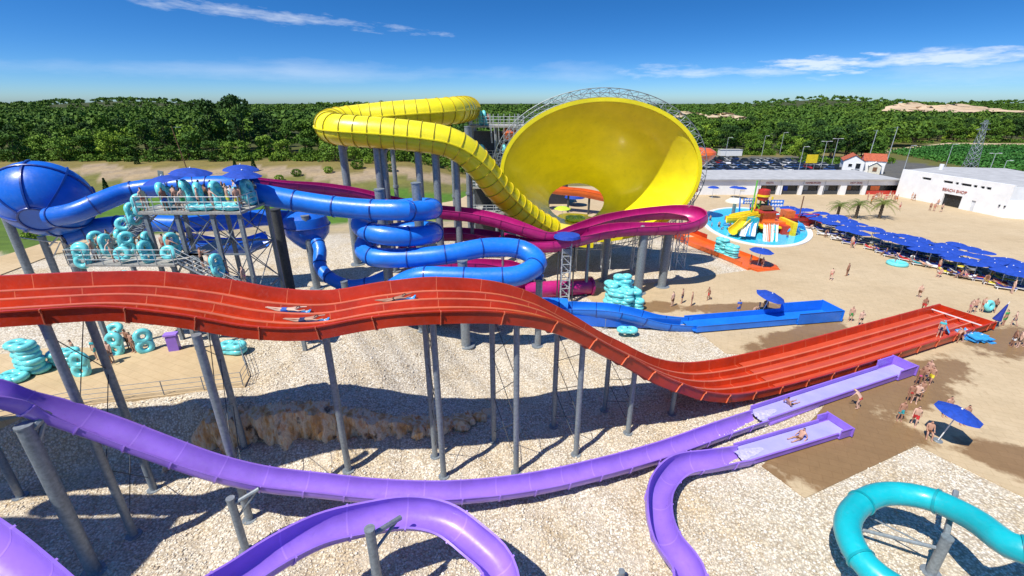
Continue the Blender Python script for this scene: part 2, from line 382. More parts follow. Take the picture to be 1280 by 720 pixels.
# paved plaza
PLZ=[at(*p) for p in ((952,583),(1006,623),(1146,557))]+[at(1290,627),at(1480,716),Vector((60,2,0)),Vector((140,2,0)),Vector((140,112,0)),Vector((96,112,0)),Vector((94,126,0)),Vector((-20,124,0)),Vector((-22,97,0)),Vector((-6,90,0)),Vector((12,84,0)),Vector((27.5,78,0))]+[at(*p) for p in ((936,338),(834,352),(733,361),(724,373),(786,387),(876,417),(907,442),(1000,448),(1066,462),(1020,520))]
b=MB(); b.prism([(p.x,p.y) for p in PLZ],-.3,.05)
wets=[(w.x,w.y,sx,sy,rot) for w,sx,sy,rot in ((at(1055,560),9.5,3.6,.42),(at(1140,478),9,3.2,.45),(at(1250,425),6,4,.3),(at(1295,585),5,2.6,-.6),(at(1000,420),10,1.8,.4),(at(800,385),6,2.2,.1),(at(930,385),9,1.6,.1),(at(1035,505),5,4,.4))]
M['plaza']=plaza_mat('plaza_paving',wets=wets)
o=b.build('pavement',M['plaza'],smooth=0); tag(o,kind='structure')
# brown splash slab beside the purple run-outs
M['terrace']=plaza_mat('terrace_paving',base=(.52,.38,.21),dry2=(.60,.46,.28))
TER=[at(px,py,3.0) for px,py in ((-60,452),(60,436),(300,433),(313,470),(306,484),(100,508),(-60,540))]
b=MB(); b.prism([(p.x,p.y) for p in TER],2.6,3.08); tag(b.build('path',M['terrace'],smooth=0),kind='structure')
LP=[at(px,py,3.0) for px,py in ((-200,345),(0,322),(60,303),(150,296),(150,306),(70,318),(0,345),(-200,380))]
b=MB(); b.prism([(p.x,p.y) for p in LP],2.5,3.12); tag(b.build('path',M['terrace'],smooth=0),kind='structure')
# rock ledge
def ledge():
    b=MB(); xs=np.linspace(-21.5,-1.2,170); rows=10; vs=[]
    for x in xs:
        yl=float(ledge_y(x)); top=gz(x,yl+.6)+.05
        for k in range(rows):
            t=k/(rows-1); z=-.25+(top+.2)*t
            jag=.30*math.sin(x*2.1+t*3)+.22*math.sin(x*5.3+t*7)+.25*random.random()+(.5 if (int(x*1.7)%3==0) else 0)*.5
            y=yl-.55-jag*(1-.5*t)+.55*t*t + (0.8 if k==rows-1 else 0)
            vs.append((x+random.uniform(-.07,.07),y,z+random.uniform(-.05,.05)*(0<k<rows-1)))
    b.add(vs,[(i*rows+k,(i+1)*rows+k,(i+1)*rows+k+1,i*rows+k+1) for i in range(len(xs)-1) for k in range(rows-1)])
    tag(b.build('rock_ledge',M['rock'],smooth=25),'rust streaked limestone ledge cutting across the gravel under the red slide','ledge',kind='structure')
ledge()
for (x,s_) in ((-6.2,.7),(-5.2,.9),(-4.4,.55),(-3.7,.7),(-3.0,.45),(-2.3,.5),(-5.6,.5)):
    b=MB(); b.sphere((0,0,0),s_,9,6,(1.2,.7,.75)); b.v=[(v[0]*random.uniform(.75,1.2),v[1]*random.uniform(.75,1.2),v[2]*random.uniform(.75,1.2)) for v in b.v]
    o=b.build('boulder',M['rock'],smooth=0); o.location=(x,ledge_y(x)-.6,gz(x,ledge_y(x)-.8)+.25); o.rotation_euler=(0,0,random.random()*3)
    tag(o,'rust brown boulder in the broken right end of the rock ledge','boulder','boulders at the end of the ledge')
# loose stones
def poly_in(x,y,poly):
    ins=np.zeros(len(x),bool); n=len(poly)
    for i in range(n):
        x1,y1=poly[i][0],poly[i][1]; x2,y2=poly[i-1][0],poly[i-1][1]
        c=((y1>y)!=(y2>y))&(x<(x2-x1)*(y-y1)/(y2-y1+1e-12)+x1); ins^=c
    return ins
def stones(n=70000):
    d=7+ (40-7)*RNG.random(n)**1.25; a=np.radians(RNG.uniform(-56,52,n)); x=d*np.sin(a)*1.0; y=d*np.cos(a)
    k=~poly_in(x,y,PLZ)&~poly_in(x,y,TER)&(np.abs(y-ledge_y(x)+.3)>.7)|((x>-1)&~poly_in(x,y,PLZ)); x,y=x[k],y[k]; n=len(x); z=gzn(x,y)
    base=np.array([(1,0,0),(-1,0,0),(0,1,0),(0,-1,0),(0,0,1),(0,0,-1)],float); fc=np.array([(0,2,4),(2,1,4),(1,3,4),(3,0,4),(2,0,5),(1,2,5),(3,1,5),(0,3,5)])
    s=RNG.uniform(.03,.07,n)*(1+.8*(RNG.random(n)<.12)); v=base[None]*RNG.uniform(.6,1.25,(n,6,1))*s[:,None,None]*np.array([1,.85,.6])
    q=RNG.uniform(0,6.28,n); c,s2=np.cos(q)[:,None],np.sin(q)[:,None]; vx=v[...,0]*c-v[...,1]*s2; vy=v[...,0]*s2+v[...,1]*c
    v=np.stack([vx+x[:,None],vy+y[:,None],v[...,2]+(z+s*.2)[:,None]],-1).reshape(-1,3)
    f=(np.arange(n)[:,None,None]*6+fc[None]).reshape(-1,3)
    npmesh('gravel_stones',v,f,M['pebble'],kind='stuff')
def npmesh(name,v,f,m,kind=None,parent=None):
    me=bpy.data.meshes.new(name); me.vertices.add(len(v)); me.vertices.foreach_set('co',np.ascontiguousarray(v,dtype=np.float32).ravel())
    k=f.shape[1]; me.loops.add(f.size); me.loops.foreach_set('vertex_index',f.ravel().astype(np.int32)); me.polygons.add(len(f)); me.polygons.foreach_set('loop_start',np.arange(0,f.size,k,dtype=np.int32)); me.update(calc_edges=True); me.materials.append(m)
    o=link(name,me,parent); tag(o,kind=kind); return o
stones()
bpy.data.objects['gravel_stones']['label']='loose pale limestone pebbles covering the ground under the slides'
# ================================================================== SLIDES
def tube_slide(name,label,pts,r,m,mj,every,step=.45,jr=.06,jw=.05,caps=(1,1),n=20,cat='water slide',rib=None):
    pts=cr(pts,step); fr=frames(pts); root=wempty(name,label,cat,(pts[0].x,pts[0].y,gz(pts[0].x,pts[0].y)))
    b=MB(); b.sweep(fr,circ(r,n),caps=False)
    for c,i in ((caps[0],0),(caps[1],len(fr)-1)):
        if c: b.add([fr[i][0]+fr[i][1]*x+fr[i][2]*y for x,y in circ(r,n)],[tuple(range(n))])
    b.build('tube',m,root); joints(root,fr,every,circ(r+jr,n),jw,mj); return root,fr
def trough_slide(name,label,pts,r,wall,m,mj,every,step=.4,bank=.8,cat='water slide',th=.05,lip=.09,root=None,part='trough'):
    pts=cr(pts,step); fr=frames(pts,bank); root=root or wempty(name,label,cat,(pts[0].x,pts[0].y,gz(pts[0].x,pts[0].y)))
    b=MB(); b.sweep(fr,trough_prof(r,wall,th,lip)); b.build(part,m,root)
    joints(root,fr,every,trough_prof(r,wall,th,lip,.05),.035,mj); return root,fr
# ---- red four-lane racer
def red_prof(grow=0):
    top=[]; g=.005*(grow>0); n=16; w=4.5; lw=w/4
    top.append((-w/2,.72)); 
    for l in range(4):
        x0=-w/2+l*lw
        for k in range(n+1):
            t=k/n; q=abs(2*t-1); e=(.44 if (l==0 and t<.5) or (l==3 and t>.5) else .36); s_=max(0,min(1,(q-.76)/.24)); s_=s_*s_*(3-2*s_); f_=.03*q*q
            top.append((x0+.07+(lw-.14)*t,.0+g+f_+(e-f_)*s_))
    top.append((w/2,.72))
    o=w/2+.07+grow
    return top+[(o+.07,.72),(o+.07,.65-grow),(o,.62-grow),(o-.02,.0),(o-.35,-.12-grow),(-o+.35,-.12-grow),(-o+.02,.0),(-o,.62-grow),(-o-.07,.65-grow),(-o-.07,.72)]
RP=[(-46,14.5,14.2),(-36,16.2,13.2),(-28,17.8,12.6),(-22.4,18.7,12.55),(-20.4,19.15,12.5),(-18,20.1,12.2),(-15.4,20.8,11.55),(-12.7,21.3,10.75),(-10,21.7,10.45),(-7,22,10.85),(-4.2,22.2,11.05),(-.6,23.2,10.45),(1.6,24,9.5),(3.5,24.8,8.15),(5.4,25.6,6.7),(7.4,26.5,5.1),(9.6,27.4,3.55),(12,28.5,2.05),(14.5,29.6,1.05),(17.4,30.8,.55),(21,32.2,.38),(26.4,34.3,.34),(36,38.3,.33),(46.6,42.75,.33)]
rpts=cr(RP,.4); rfr=frames(rpts)
red=wempty('racer_slide','long wavy red slide with four lanes running down to the plaza','water slide',(46,42.5,0))
b=MB(); b.sweep(rfr,red_prof()); b.build('lane_deck',M['red'],red)
joints(red,rfr,7,red_prof(.07),.02,M['red_lip'],3)
for l in (1,2,3):
    c=-2.25+l*1.125; b=MB(); b.sweep(rfr[:-3],[(c-.085,.345),(c+.085,.345),(c+.075,.385),(c-.075,.385)]); b.build('lane_rim',M['red_lip'],red)
e=rfr[-1]; T=(rpts[-1]-rpts[-3]).normalized()
b=MB(); b.sweep([(e[0],e[1],e[2]),(e[0]+T*.09,e[1],e[2])],[(-2.4,-.15),(2.4,-.15),(2.4,.62),(-2.4,.62)]); b.build('end_wall',M['red'],red)
b=MB(); e2=rfr[-6]; b.sweep(subframe(rfr,len(rfr)-5,.06),[(-2.24,.39),(2.24,.39),(2.24,.47),(-2.24,.47)]); b.build('end_marker',M['white_plastic'],red)
i0=min(range(len(rpts)),key=lambda i:(rpts[i]-Vector((20,31.8,.4))).length)
for l in range(4):
    b=MB(); c=-2.25+(l+.5)*1.125; b.sweep(rfr[i0:-6],[(c-.40,.07),(c+.40,.07),(c+.40,.09),(c-.40,.09)]); b.build('lane_water',M['water_red'],red)
# ---- purple slides
def runout(root,p0,p1,w,h,m,mw,box=2.0,boxh=.75,step=.5,foam=True):
    p0,p1=Vector(p0),Vector(p1); fr=frames(cr([p0,(p0+p1)/2,p1],step)); T=(p1-p0).normalized(); S=T.cross(Vector((0,0,1))).normalized(); U=Vector((0,0,1))
    b=MB(); b.sweep(fr,chan_prof(w,h)); b.build('runout_channel',m,root)
    q=[(p1,S,U),(p1+T*box,S,U)]; b=MB(); b.sweep(q,chan_prof(w+.25,boxh)); b.sweep([(p1+T*box,S,U),(p1+T*(box+.08),S,U)],[(-w/2-.3,-.05),(w/2+.3,-.05),(w/2+.3,boxh),(-w/2-.3,boxh)])
    b.build('end_box',m,root)
    b=MB(); b.sweep([(p0-T*.2,S,U),(p1+T*(box-.05),S,U)],[(-w/2+.03,.02),(w/2-.03,.02),(w/2-.03,.11),(-w/2+.03,.11)]); b.build('runout_water',mw,root)
    if foam:
        b=MB(); nu,nv=20,9; vs=[]
        for i in range(nu+1):
            u=i/nu; hw=(w/2-.06)*(1-.75*u**1.5)*random.uniform(.8,1)
            for j in range(nv+1):
                q=j/nv*2-1; vs.append(p0+T*(u*2.1-.4+random.uniform(-.05,.05))+S*q*hw*.8+U*(.125+random.uniform(0,.20)*(1-u)*(1-q*q)))
        b.add(vs,[(i*(nv+1)+j,(i+1)*(nv+1)+j,(i+1)*(nv+1)+j+1,i*(nv+1)+j+1) for i in range(nu) for j in range(nv)]); b.build('splash',M['foam'],root,smooth=60)
    return T
pp=[(-34,11.8,17.5),(-27,13.6,13.6),(-22.9,14.6,11.2)]
pp=[Vector(p) for p in pp]+P((0,489,'z',10.15),(60,509,'z',8.85),(120,530,'z',7.6),(190,556,'z',6.2),(260,581,'z',4.75),(325,597,'z',3.6),(400,606,'z',2.7),(470,613,'z',2.0),(560,615,'z',1.45),(660,605,'z',1.1),(740,588,'z',.95),(827,564,'z',.8),(900,538,'z',.65),(950,521,'z',.5))
pl,pfr=trough_slide('body_slide','long lavender slide sweeping across below the red one and ending beside it',pp,.60,.16,M['purple'],M['purple_rim'],5,bank=.25)
runout(pl,at(948,521,.22),at(1108,468,.2),1.4,.42,M['purple'],M['water_lilac'],2.1,.85)
b=MB(); a_,b_=at(962,530,.1),at(1022,507,.1); b.cyl(a_,b_,.13,n=8); b.build('outer_barrier',M['purple'],pl)
qq=[Vector(p) for p in ((-12.5,5.5,6.6),)]+P((215,775,'z',5.8),(300,722,'z',5.2),(345,692,'z',4.95),(400,664,'z',4.7),(455,650,'z',4.4),(510,642,'z',4.2),(555,650,'z',4.0),(592,676,'z',3.8),(622,708,'z',3.6))+[Vector(p) for p in ((.0,10.8,3.3),(1.6,9.0,3.0),(4.2,8.4,2.7),(6.3,9.6,2.4),(6.8,11.6,2.1))]+P((861,715,'z',1.85),(834,675,'z',1.6),(823,638,'z',1.35),(827,606,'z',1.15),(850,583,'z',.95),(889,576,'z',.75),(931,569,'z',.5))
pl2,qfr=trough_slide('twisting_slide','lavender slide looping at the bottom of the picture with a rider at its end',qq,.62,.22,M['purple'],M['purple_rim'],6,bank=1.1)
runout(pl2,at(927,570,.2),at(1034,538,.2),1.4,.36,M['purple'],M['water_lilac'],1.0,.62)
# dark purple slide piece bottom left
sp3=P((-130,652,'z',9.6),(-80,674,'z',9.0),(-32,704,'z',8.4),(20,746,'z',7.6),(70,792,'z',6.8),(130,858,'z',5.6))
pl3,_=trough_slide('wide_purple_slide','broad deep purple slide section cut off by the bottom left corner',sp3,.9,.45,M['purple'],M['purple_rim'],4,bank=.2)
# ---- teal tube
tp=[Vector((33,17,5.4))]+P((1280,688,'z',4.0),(1215,648,'z',3.4),(1160,623,'z',3.0),(1107,617,'z',2.75),(1072,632,'z',2.6),(1059,658,'z',2.5),(1072,693,'z',2.4),(1100,722,'z',2.3))+[Vector((17.6,11.8,2.1)),Vector((20,10.3,1.8)),Vector((24,9.4,1.4))]
teal,tfr=tube_slide('closed_tube_slide','turquoise closed tube slide curling round on the gravel in the bottom right corner',tp,.56,M['teal'],M['teal_joint'],8,caps=(1,1))
# ---- blue raft tube with spiral
R_=.84
bp=[atd(300,238,37.5)]+P((326,243,'d',37.2),(370,251,'d',37.3),(417,258,'d',37.3),(464,262,'d',37.2),(507,263,'d',37.0))
c0=Vector((atd(490,262,38.4).x,39.9,0)); hx,hy=3.15,2.9
z0=12.85
def hel(deg,z): q=math.radians(deg); return Vector((c0.x+hx*math.cos(q),c0.y+hy*math.sin(q),z))
for d_ in range(-60,600+1,30):
    bp.append(hel(d_,12.7-(d_+60)/360*2.15))
bp=bp[:6]+bp[6:]
bp+=P((470,321.5,'d',36.8)) if False else []
k=len(bp)
bp+=P((517,322,'d',37.2),(560,318,'d',37.4),(614,309,'d',38.4),(655,313,'d',38.6),(672,328,'d',37.2),(652,343,'d',35.9),(610,347,'d',35.6),(565,346,'d',35.6),(520,347,'d',35.8),(490,366,'d',36.6),(520,392,'d',38.4),(580,392,'d',40.2),(640,384,'d',41.6),(676,382,'d',42.4),(708,383,'d',42.6))
blue,bfr=tube_slide('spiral_tube_slide','bright blue raft tube coiling in a tall spiral behind the red slide',bp,R_,M['blue'],M['blue_dark'],7,n=22,caps=(1,0))
bt=P((700,384,'d',42.6),(735,385,'d',42.2),(765,387,'d',41.8),(795,393,'d',41.5),(825,401,'d',41.3),(850,404,'d',41.2),(870,405,'d',41.3))
trough_slide('','',bt,.9,.25,M['blue'],M['blue_dark'],6,root=blue,bank=0)
T_=runout(blue,at(862,408,.25),at(985,398,.22),2.3,.62,M['blue'],M['water_red'] if False else M['blue'],5.0,1.15,foam=False)
b=MB(); a_,b_=at(700,398,.9),at(850,407,.5); d_=(b_-a_); b.box((a_+b_)/2,(d_.length,.12,1.1),math.atan2(d_.y,d_.x)); b.build('side_skirt',M['cobalt'],blue)
# ---- big blue bowl left and its tubes
bc=atd(57,249,41.5); br=3.5
root=wempty('bowl_slide','huge closed blue bowl with ribs at the left edge above the queue','water slide',(bc.x,bc.y,3))
ax=Vector((.30,-.72,-.42)).normalized(); q=ax.to_track_quat('Z','Y').to_matrix()
b=MB(); prof=[(.01,2.82)]+[(1.15,2.8)]+[(br*math.sin(t),3.0*math.cos(t)) for t in np.linspace(.36,PI-.05,22)]
b.lathe(prof,40,bc,M=q); b.build('bowl_shell',M['cobalt'],root)
b=MB(); b.torus(1.24,.11,bc+ax*2.82,36,8,M=q); b.build('hub_ring',M['blue_dark'],root)
for i in range(8):
    b=MB(); a=2*PI*i/8; d=Vector((math.cos(a),math.sin(a),0)); fr=[]
    for t in np.linspace(.38,PI*.66,18):
        p=Vector((d.x*(br+.02)*math.sin(t),d.y*(br+.02)*math.sin(t),3.03*math.cos(t))); n_=Vector((d.x*math.sin(t),d.y*math.sin(t),math.cos(t))); s_=Vector((-d.y,d.x,0)); fr.append((bc+q@p,q@s_,q@n_))
    b.sweep(fr,[(-.07,-.05),(.07,-.05),(.07,.10),(-.07,.10)]); b.build('rib',M['blue_dark'],root)
b=MB(); b.torus(br+.04,.1,bc-ax*.15,48,8,M=q); b.build('equator_flange',M['blue_dark'],root)
for pts,nm in ((P((318,232,'d',42),(280,231,'d',42.6),(220,233,'d',42.2),(160,240,'d',41.3),(125,253,'d',39.6),(95,265,'d',38.6),(62,272,'d',38.4)),'inlet_tube'),
            (P((78,296,'d',41.5),(120,284,'d',43.5),(170,279,'d',44.2),(230,280,'d',44.4),(290,277,'d',44.6),(330,272,'d',45.5),(372,274,'d',47)),'outlet_tube')):
    pt=cr(pts,.45); fr=frames(pt); b=MB(); b.sweep(fr,circ(.82,18),caps=False); o=b.build(nm,M['cobalt'],root); joints(root,fr,7,circ(.89,18),.05,M['blue_dark'])
# second small bowl and falling tube
bb=atd(383,281,46); root=wempty('cone_slide','smaller blue bowl with a narrow tube dropping out of it beneath the spiral','water slide',(bb.x,bb.y,3))
b=MB(); b.lathe([(.02,1.7),(1.2,1.55),(2.0,.9),(2.25,0),(2.1,-.9),(1.5,-1.7),(.8,-2.4)],26,bb); b.build('bowl_shell',M['cobalt'],root)
b=MB(); b.torus(2.27,.08,bb,30,6); b.build('bowl_flange',M['blue_dark'],root)
pt=cr(P((394,298,'d',45),(400,312,'d',44),(400,332,'d',43),(412,347,'d',42),(436,357,'d',41.4),(462,354,'d',41.2),(484,345,'d',41.6)),.4); fr=frames(pt); b=MB(); b.sweep(fr,circ(.62,16),caps=True); b.build('drop_tube',M['blue'],root); joints(root,fr,5,circ(.68,16),.05,M['blue_dark'])
pt=cr(P((330,296,'d',43.5),(300,304,'d',43),(262,304,'d',43),(222,297,'d',43.6)),.4); fr=frames(pt,0); b=MB(); b.sweep(fr,trough_prof(1.0,.3)); b.build('feed_trough',M['cobalt'],root)
# ---- magenta slide
mp_=P((318,226,'d',44),(352,230,'d',45),(405,234,'d',47),(450,241,'d',48.5),(490,251,'d',49.5),(546,262,'d',50),(586,266,'d',50),(620,273,'d',49.6),(655,284,'d',49),(692,294,'d',48.8),(722,286,'d',50.5),(760,274,'d',53.5),(800,267,'d',55.3),(840,264,'d',55.6),(866,267,'d',54.6),(874,274,'d',52.8),(858,281,'d',51.2),(825,283,'d',50.6),(790,284,'d',50.4),(755,288,'d',49.8),(722,297,'d',48.3),(692,304,'d',48.0),(655,303,'d',49.5),(620,296,'d',51.5),(580,291,'d',53),(540,293,'d',53.5),(515,302,'d',52.5),(508,316,'d',50.5),(530,327,'d',48.8),(570,329,'d',48.4),(610,330,'d',49),(642,336,'d',49.6),(655,346,'d',49.2),(640,355,'d',48),(615,360,'d',47.5),(630,366,'d',47.3),(668,363,'d',48.4))
mag,mfr=trough_slide('raft_slide','dark pink open slide bending round on grey columns before the yellow funnel',mp_,.95,.28,M['magenta'],M['magenta_joint'],6,bank=.9)
pt=cr(P((655,364,'d',48.2),(690,361,'d',48.9),(738,357.5,'d',50.2)),.5); fr=frames(pt); b=MB(); b.sweep(fr,circ(.95,18),caps=True); b.build('end_tube',M['magenta'],mag)
b=MB(); b.sweep(subframe(fr,len(fr)-1,.12),circ(1.15,18)); b.build('end_flange',M['magenta_joint'],mag)
# ---- yellow tube
YR=1.5
yp=[atd(588,136,75),atd(585,136,67),atd(579,136.5,62.5)]+P((564,138.5,'d',59),(540,140.5,'d',57.4),(490,144,'d',56.3),(445,149,'d',55.3),(421,153,'d',53.6),(412,157.5,'d',51.2),(420,161.5,'d',49.4),(445,164,'d',48.8),(485,167,'d',48.8),(525,171,'d',49),(558,177,'d',49.3),(580,188,'d',49.8),(600,207,'d',50.6),(622,235,'d',52),(645,258,'d',53.6),(668,276,'d',55.2),(690,288,'d',56.6))
yel,yfr=tube_slide('yellow_tube_slide','ribbed yellow tube doubling back high up and diving into the funnel',yp,YR,M['yellow'],M['yellow_joint'],3,step=.42,jr=.09,jw=.035,n=24,caps=(1,1))
b=MB()
for s_ in (-1,1):
    b.sweep(yfr,[(s_*(YR-.02),-.05),(s_*(YR+.14),-.05),(s_*(YR+.14),.05),(s_*(YR-.02),.05)])
b.build('seam_flange',M['yellow'],yel)
# ---- funnel
fun=wempty('funnel_slide','giant yellow funnel with its wide mouth turned to the camera','water slide',(10.5,60,0))
n=72; rings=18
def fring(s,da=0,n=n):
    cx=10.75-1.5*s; cy=57+9.2*s; k=s**.92; a=11.7+(4.0-11.7)*k+da; bz=8.05+(2.7-8.05)*k+da; cz=12.95+(7.6-12.95)*s
    return [Vector((cx+a*math.cos(2*PI*i/n),cy,cz+bz*math.sin(2*PI*i/n))) for i in range(n)]
b=MB(); vs=[]; rr=[fring(s) for s in np.linspace(0,1,rings)]; oo=[fring(s,.16) for s in np.linspace(1,0,rings)]
for r_ in rr+oo: vs+=r_
K=2*rings
b.add(vs,[(j*n+i,j*n+(i+1)%n,((j+1)%K)*n+(i+1)%n,((j+1)%K)*n+i) for j in range(K) for i in range(n)]); b.build('funnel_shell',M['yellow'],fun)
b=MB(); o1,o2=fring(0,.08),fring(0,.52); vs=[p+Vector((0,-.18,0)) for p in o1]+[p+Vector((0,-.18,0)) for p in o2]+[p+Vector((0,.35,0)) for p in o2]+[p+Vector((0,.35,0)) for p in o1]
b.add(vs,[(j*n+i,j*n+(i+1)%n,((j+1)%4)*n+(i+1)%n,((j+1)%4)*n+i) for j in range(4) for i in range(n)]); b.build('rim_band',M['yellow'],fun)
for s in (.12,.26,.42,.6,.8):
    b=MB(); o1,o2=fring(s,.15),fring(s,.36); w_=Vector((0,.06,0)); vs=[p-w_ for p in o1]+[p-w_ for p in o2]+[p+w_ for p in o2]+[p+w_ for p in o1]
    b.add(vs,[(j*n+i,j*n+(i+1)%n,((j+1)%4)*n+(i+1)%n,((j+1)%4)*n+i) for j in range(4) for i in range(n)]); b.build('outer_ring',M['yellow_joint'],fun)
for i in range(0,24):
    a=2*PI*i/24; b=MB(); fr=[]
    for s in np.linspace(0.02,.97,10):
        p=fring(s,.2,24)[i]; c=Vector((10.75-1.5*s,p.y,12.95-5.35*s)); nrm=(p-c).normalized(); S=nrm.cross(Vector((0,1,0))).normalized(); fr.append((p,S,nrm))
    b.sweep(fr,[(-.05,-.06),(.05,-.06),(.05,.13),(-.05,.13)]); b.build('outer_rib',M['yellow_joint'],fun)
# entry trough along the lower left rim
pt=[Vector((10.75+11.9*math.cos(a),56.4,12.95+8.4*math.sin(a))) for a in np.radians(np.linspace(197,268,30))]; fr=frames(cr(pt,.5)); b=MB()
b.sweep(fr,[(.25,-.75),(.25,.2),(.05,.2),(.05,-.55),(-.9,-.55),(-.9,-.75)]); b.build('entry_channel',M['yellow'],fun)
joints(fun,fr,4,[(.3,-.85),(.3,.25),(.0,.25),(.0,-.5),(-1,-.5),(-1,-.85)],.05,M['yellow_joint'])
# exit channel
b=MB(); fr=frames(cr([Vector((8.8,64.5,4.6)),Vector((8.8,69,4.3)),Vector((10.4,75,3.4)),Vector((15,80,2))],.6)); b.sweep(fr,trough_prof(1.9,.35,n=14)); b.build('exit_trough',M['lime'] if False else M['yellow'],fun)
# truss frame
trs=wempty('truss_frame','pale steel truss ring arching round the back of the yellow funnel','truss',(10.7,58.5,0))
def ell(a,da,y): return Vector((10.75+(11.7+da)*math.cos(a),y,12.95+(8.05+da)*math.sin(a)))
A=np.radians(np.linspace(-58,238,60))
for da,y in ((.55,58.0),(1.55,58.0),(1.05,59.2)):
    b=MB(); b.sweep(frames([ell(a,da,y) for a in A]),circ(.05,6)); b.build('chord',M['steel'],trs)
b=MB()
for i in range(len(A)-1):
    a0,a1=A[i],A[i+1]; p=[(.55,58.0),(1.55,58.0)]
    b.cyl(ell(a0,*p[i%2]),ell(a1,*p[(i+1)%2]),.035,n=5); b.cyl(ell(a0,*p[0]),ell(a0,*p[1]),.03,n=5); b.cyl(ell(a0,1.55,58.0),ell(a1,1.05,59.2),.03,n=5); b.cyl(ell(a0,.55,58),ell(a1,1.05,59.2),.03,n=5)
b.build('web_bracing',M['steel'],trs)
def lattice(b,p0,p1,w,seg,r=.05):
    p0,p1=Vector(p0),Vector(p1); T=(p1-p0); X=Vector((1,0,0))*w/2; Y=Vector((0,1,0))*w/2; cs=[X+Y,X-Y,-X-Y,Y-X]
    for c in cs: b.cyl(p0+c,p1+c,r,n=6)
    for k in range(seg):
        a=p0+T*k/seg; c_=p0+T*(k+1)/seg
        for i in range(4):
            b.cyl(a+cs[i],c_+cs[(i+1)%4],r*.6,n=5); b.cyl(c_+cs[i],c_+cs[(i+1)%4],r*.6,n=5)
for x,y,zt in ((20.5,58.5,8.2),(22.8,59.5,11),(16.5,58,5.2),(1.2,58.5,9),(3.8,58,6.6),(8,58.5,4.6),(12.5,58.5,4.4),(19.5,64,7),(2.5,64,7)):
    b=MB(); lattice(b,(x,y,0),(x,y,zt),1.1,max(3,int(zt/1.2)),.055); b.build('lattice_leg',M['steel_light'],trs)
b=MB()
for y in (57.8,59.2):
    b.sweep(frames([Vector((x,y,3.1+.06*(x-10)**2*.35)) for x in np.linspace(1,21,24)]),circ(.06,6))
for i in range(24):
    x=1+20*i/24; x2=1+20*(i+1)/24; z=3.1+.021*(x-10)**2; z2=3.1+.021*(x2-10)**2
    b.cyl((x,57.8,z),(x2,59.2,z2),.04,n=5); b.cyl((x,57.8,z),(x,57.9,z+1.3),.04,n=5); b.cyl((x,57.8,z),(x2,57.9,z2+1.2),.03,n=5)
b.build('base_truss',M['steel_light'],trs)
# ---- orange slides by the funnel
og=wempty('orange_runout','orange raft run-out with red side walls leading from the funnel to the plaza','water slide',(31,68,0))
pt=[at(845,292,.2),at(875,305,.2),at(912,319,.2)]; fr=frames(cr([at(832,286,1.5)]+pt+[at(940,330,.2)],.5)); b=MB(); b.sweep(fr,chan_prof(3.6,.5,.12,.12)); b.build('channel',M['orange'],og)
b=MB(); b.box(at(935,328,.15)+Vector((.3,-.2,0)),(4.6,4.4,.4),.25); b.build('landing_deck',M['orange'],og)
for k in range(3):
    b=MB(); b.box(at(935,328,.15)+Vector((.3,-.2,0))+Matrix.Rotation(.25,3,'Z')@Vector((.2,-2.36-.33*k,.05-.09*k)),(4.0-.2*k,.34,.2),.25); b.build('step',M['orange'],og)
for s_ in (-1,1):
    b=MB(); b.sweep(fr[:18],[(s_*1.95,.3),(s_*2.1,.3),(s_*2.1,1.1),(s_*1.95,1.1)]); b.build('side_wall',M['red'],og)
b=MB(); c=atd(876,191,86); b.lathe([(.05,.9),(1.6,.8),(2.6,.2),(2.7,-.2),(2.2,-.9),(1.2,-1.7),(.6,-2.4),(.5,-7)],22,c); o=b.build('orange_bowl',M['orange']); tag(o,'orange bowl of another slide peeping out behind the funnel rim','water slide')
root=wempty('orange_trough_slide','orange open slide on dark posts seen through the hole of the funnel','water slide',(10,92,0))
fr=frames(cr(P((676,232,'d',96),(700,236,'d',94),(730,239,'d',92),(765,246,'d',90),(800,250,'d',88)),.6)); b=MB(); b.sweep(fr,trough_prof(1.15,.3)); b.build('trough',M['orange'],root)
for k in range(3,len(fr)-2,7):
    p=fr[k][0]; b=MB(); b.cyl((p.x,p.y,0),(p.x,p.y,p.z-1.1),.22); b.build('post',M['steel_dark'],root)
# ================================================================== COLUMNS
CN=[0]
def column(px_or_xy,z1,r,label,group,arm=None,m='steel',plate=True,lean=None,z0=None):
    x,y=px_or_xy; g=gz(x,y) if z0 is None else z0
    b=MB(); b.cyl((0,0,-.1),(0,0,z1-g),r,n=14); root=b.build('steel_column',M[m]); root.location=(x,y,g); tag(root,label,'column',group,'thing')
    if plate:
        b=MB(); b.cyl((0,0,-.05),(0,0,.07),r*1.9,n=16); b.build('base_plate',M[m],root)
        b=MB(); b.cyl((0,0,z1-g-.02),(0,0,z1-g+.07),r*1.1,n=14); b.build('cap_plate',M[m],root)
    if arm:
        v=Vector(arm); b=MB(); b.cyl((0,0,z1-g-.35),Vector((0,0,z1-g-.1))+v,r*.55,n=8); b.cyl((0,0,max(.3,z1-g-1.3)),Vector((0,0,z1-g-.2))+v*.85,r*.35,n=8); b.build('bracket_arm',M[m],root)
    return root
def brace(root,p,q,z0,z1,n=3,r=.022):     # crossed tie rods from this column to its neighbour, a part of it
    b=MB(); d=Vector(q)-Vector(p); h=(z1-z0)/n
    for k in range(n):
        a=z0+k*h; g=root.location.z
        b.cyl((0,0,a-g),(d.x,d.y,a+h-g),r,n=5); b.cyl((0,0,a+h-g),(d.x,d.y,a-g),r,n=5)
    b.build('tie_rods',M['steel_dark'],root)
def top_of(pts,x,y):
    return min(pts,key=lambda p:(p.x-x)**2+(p.y-y)**2).z
GR='grey columns under the red racer slide'
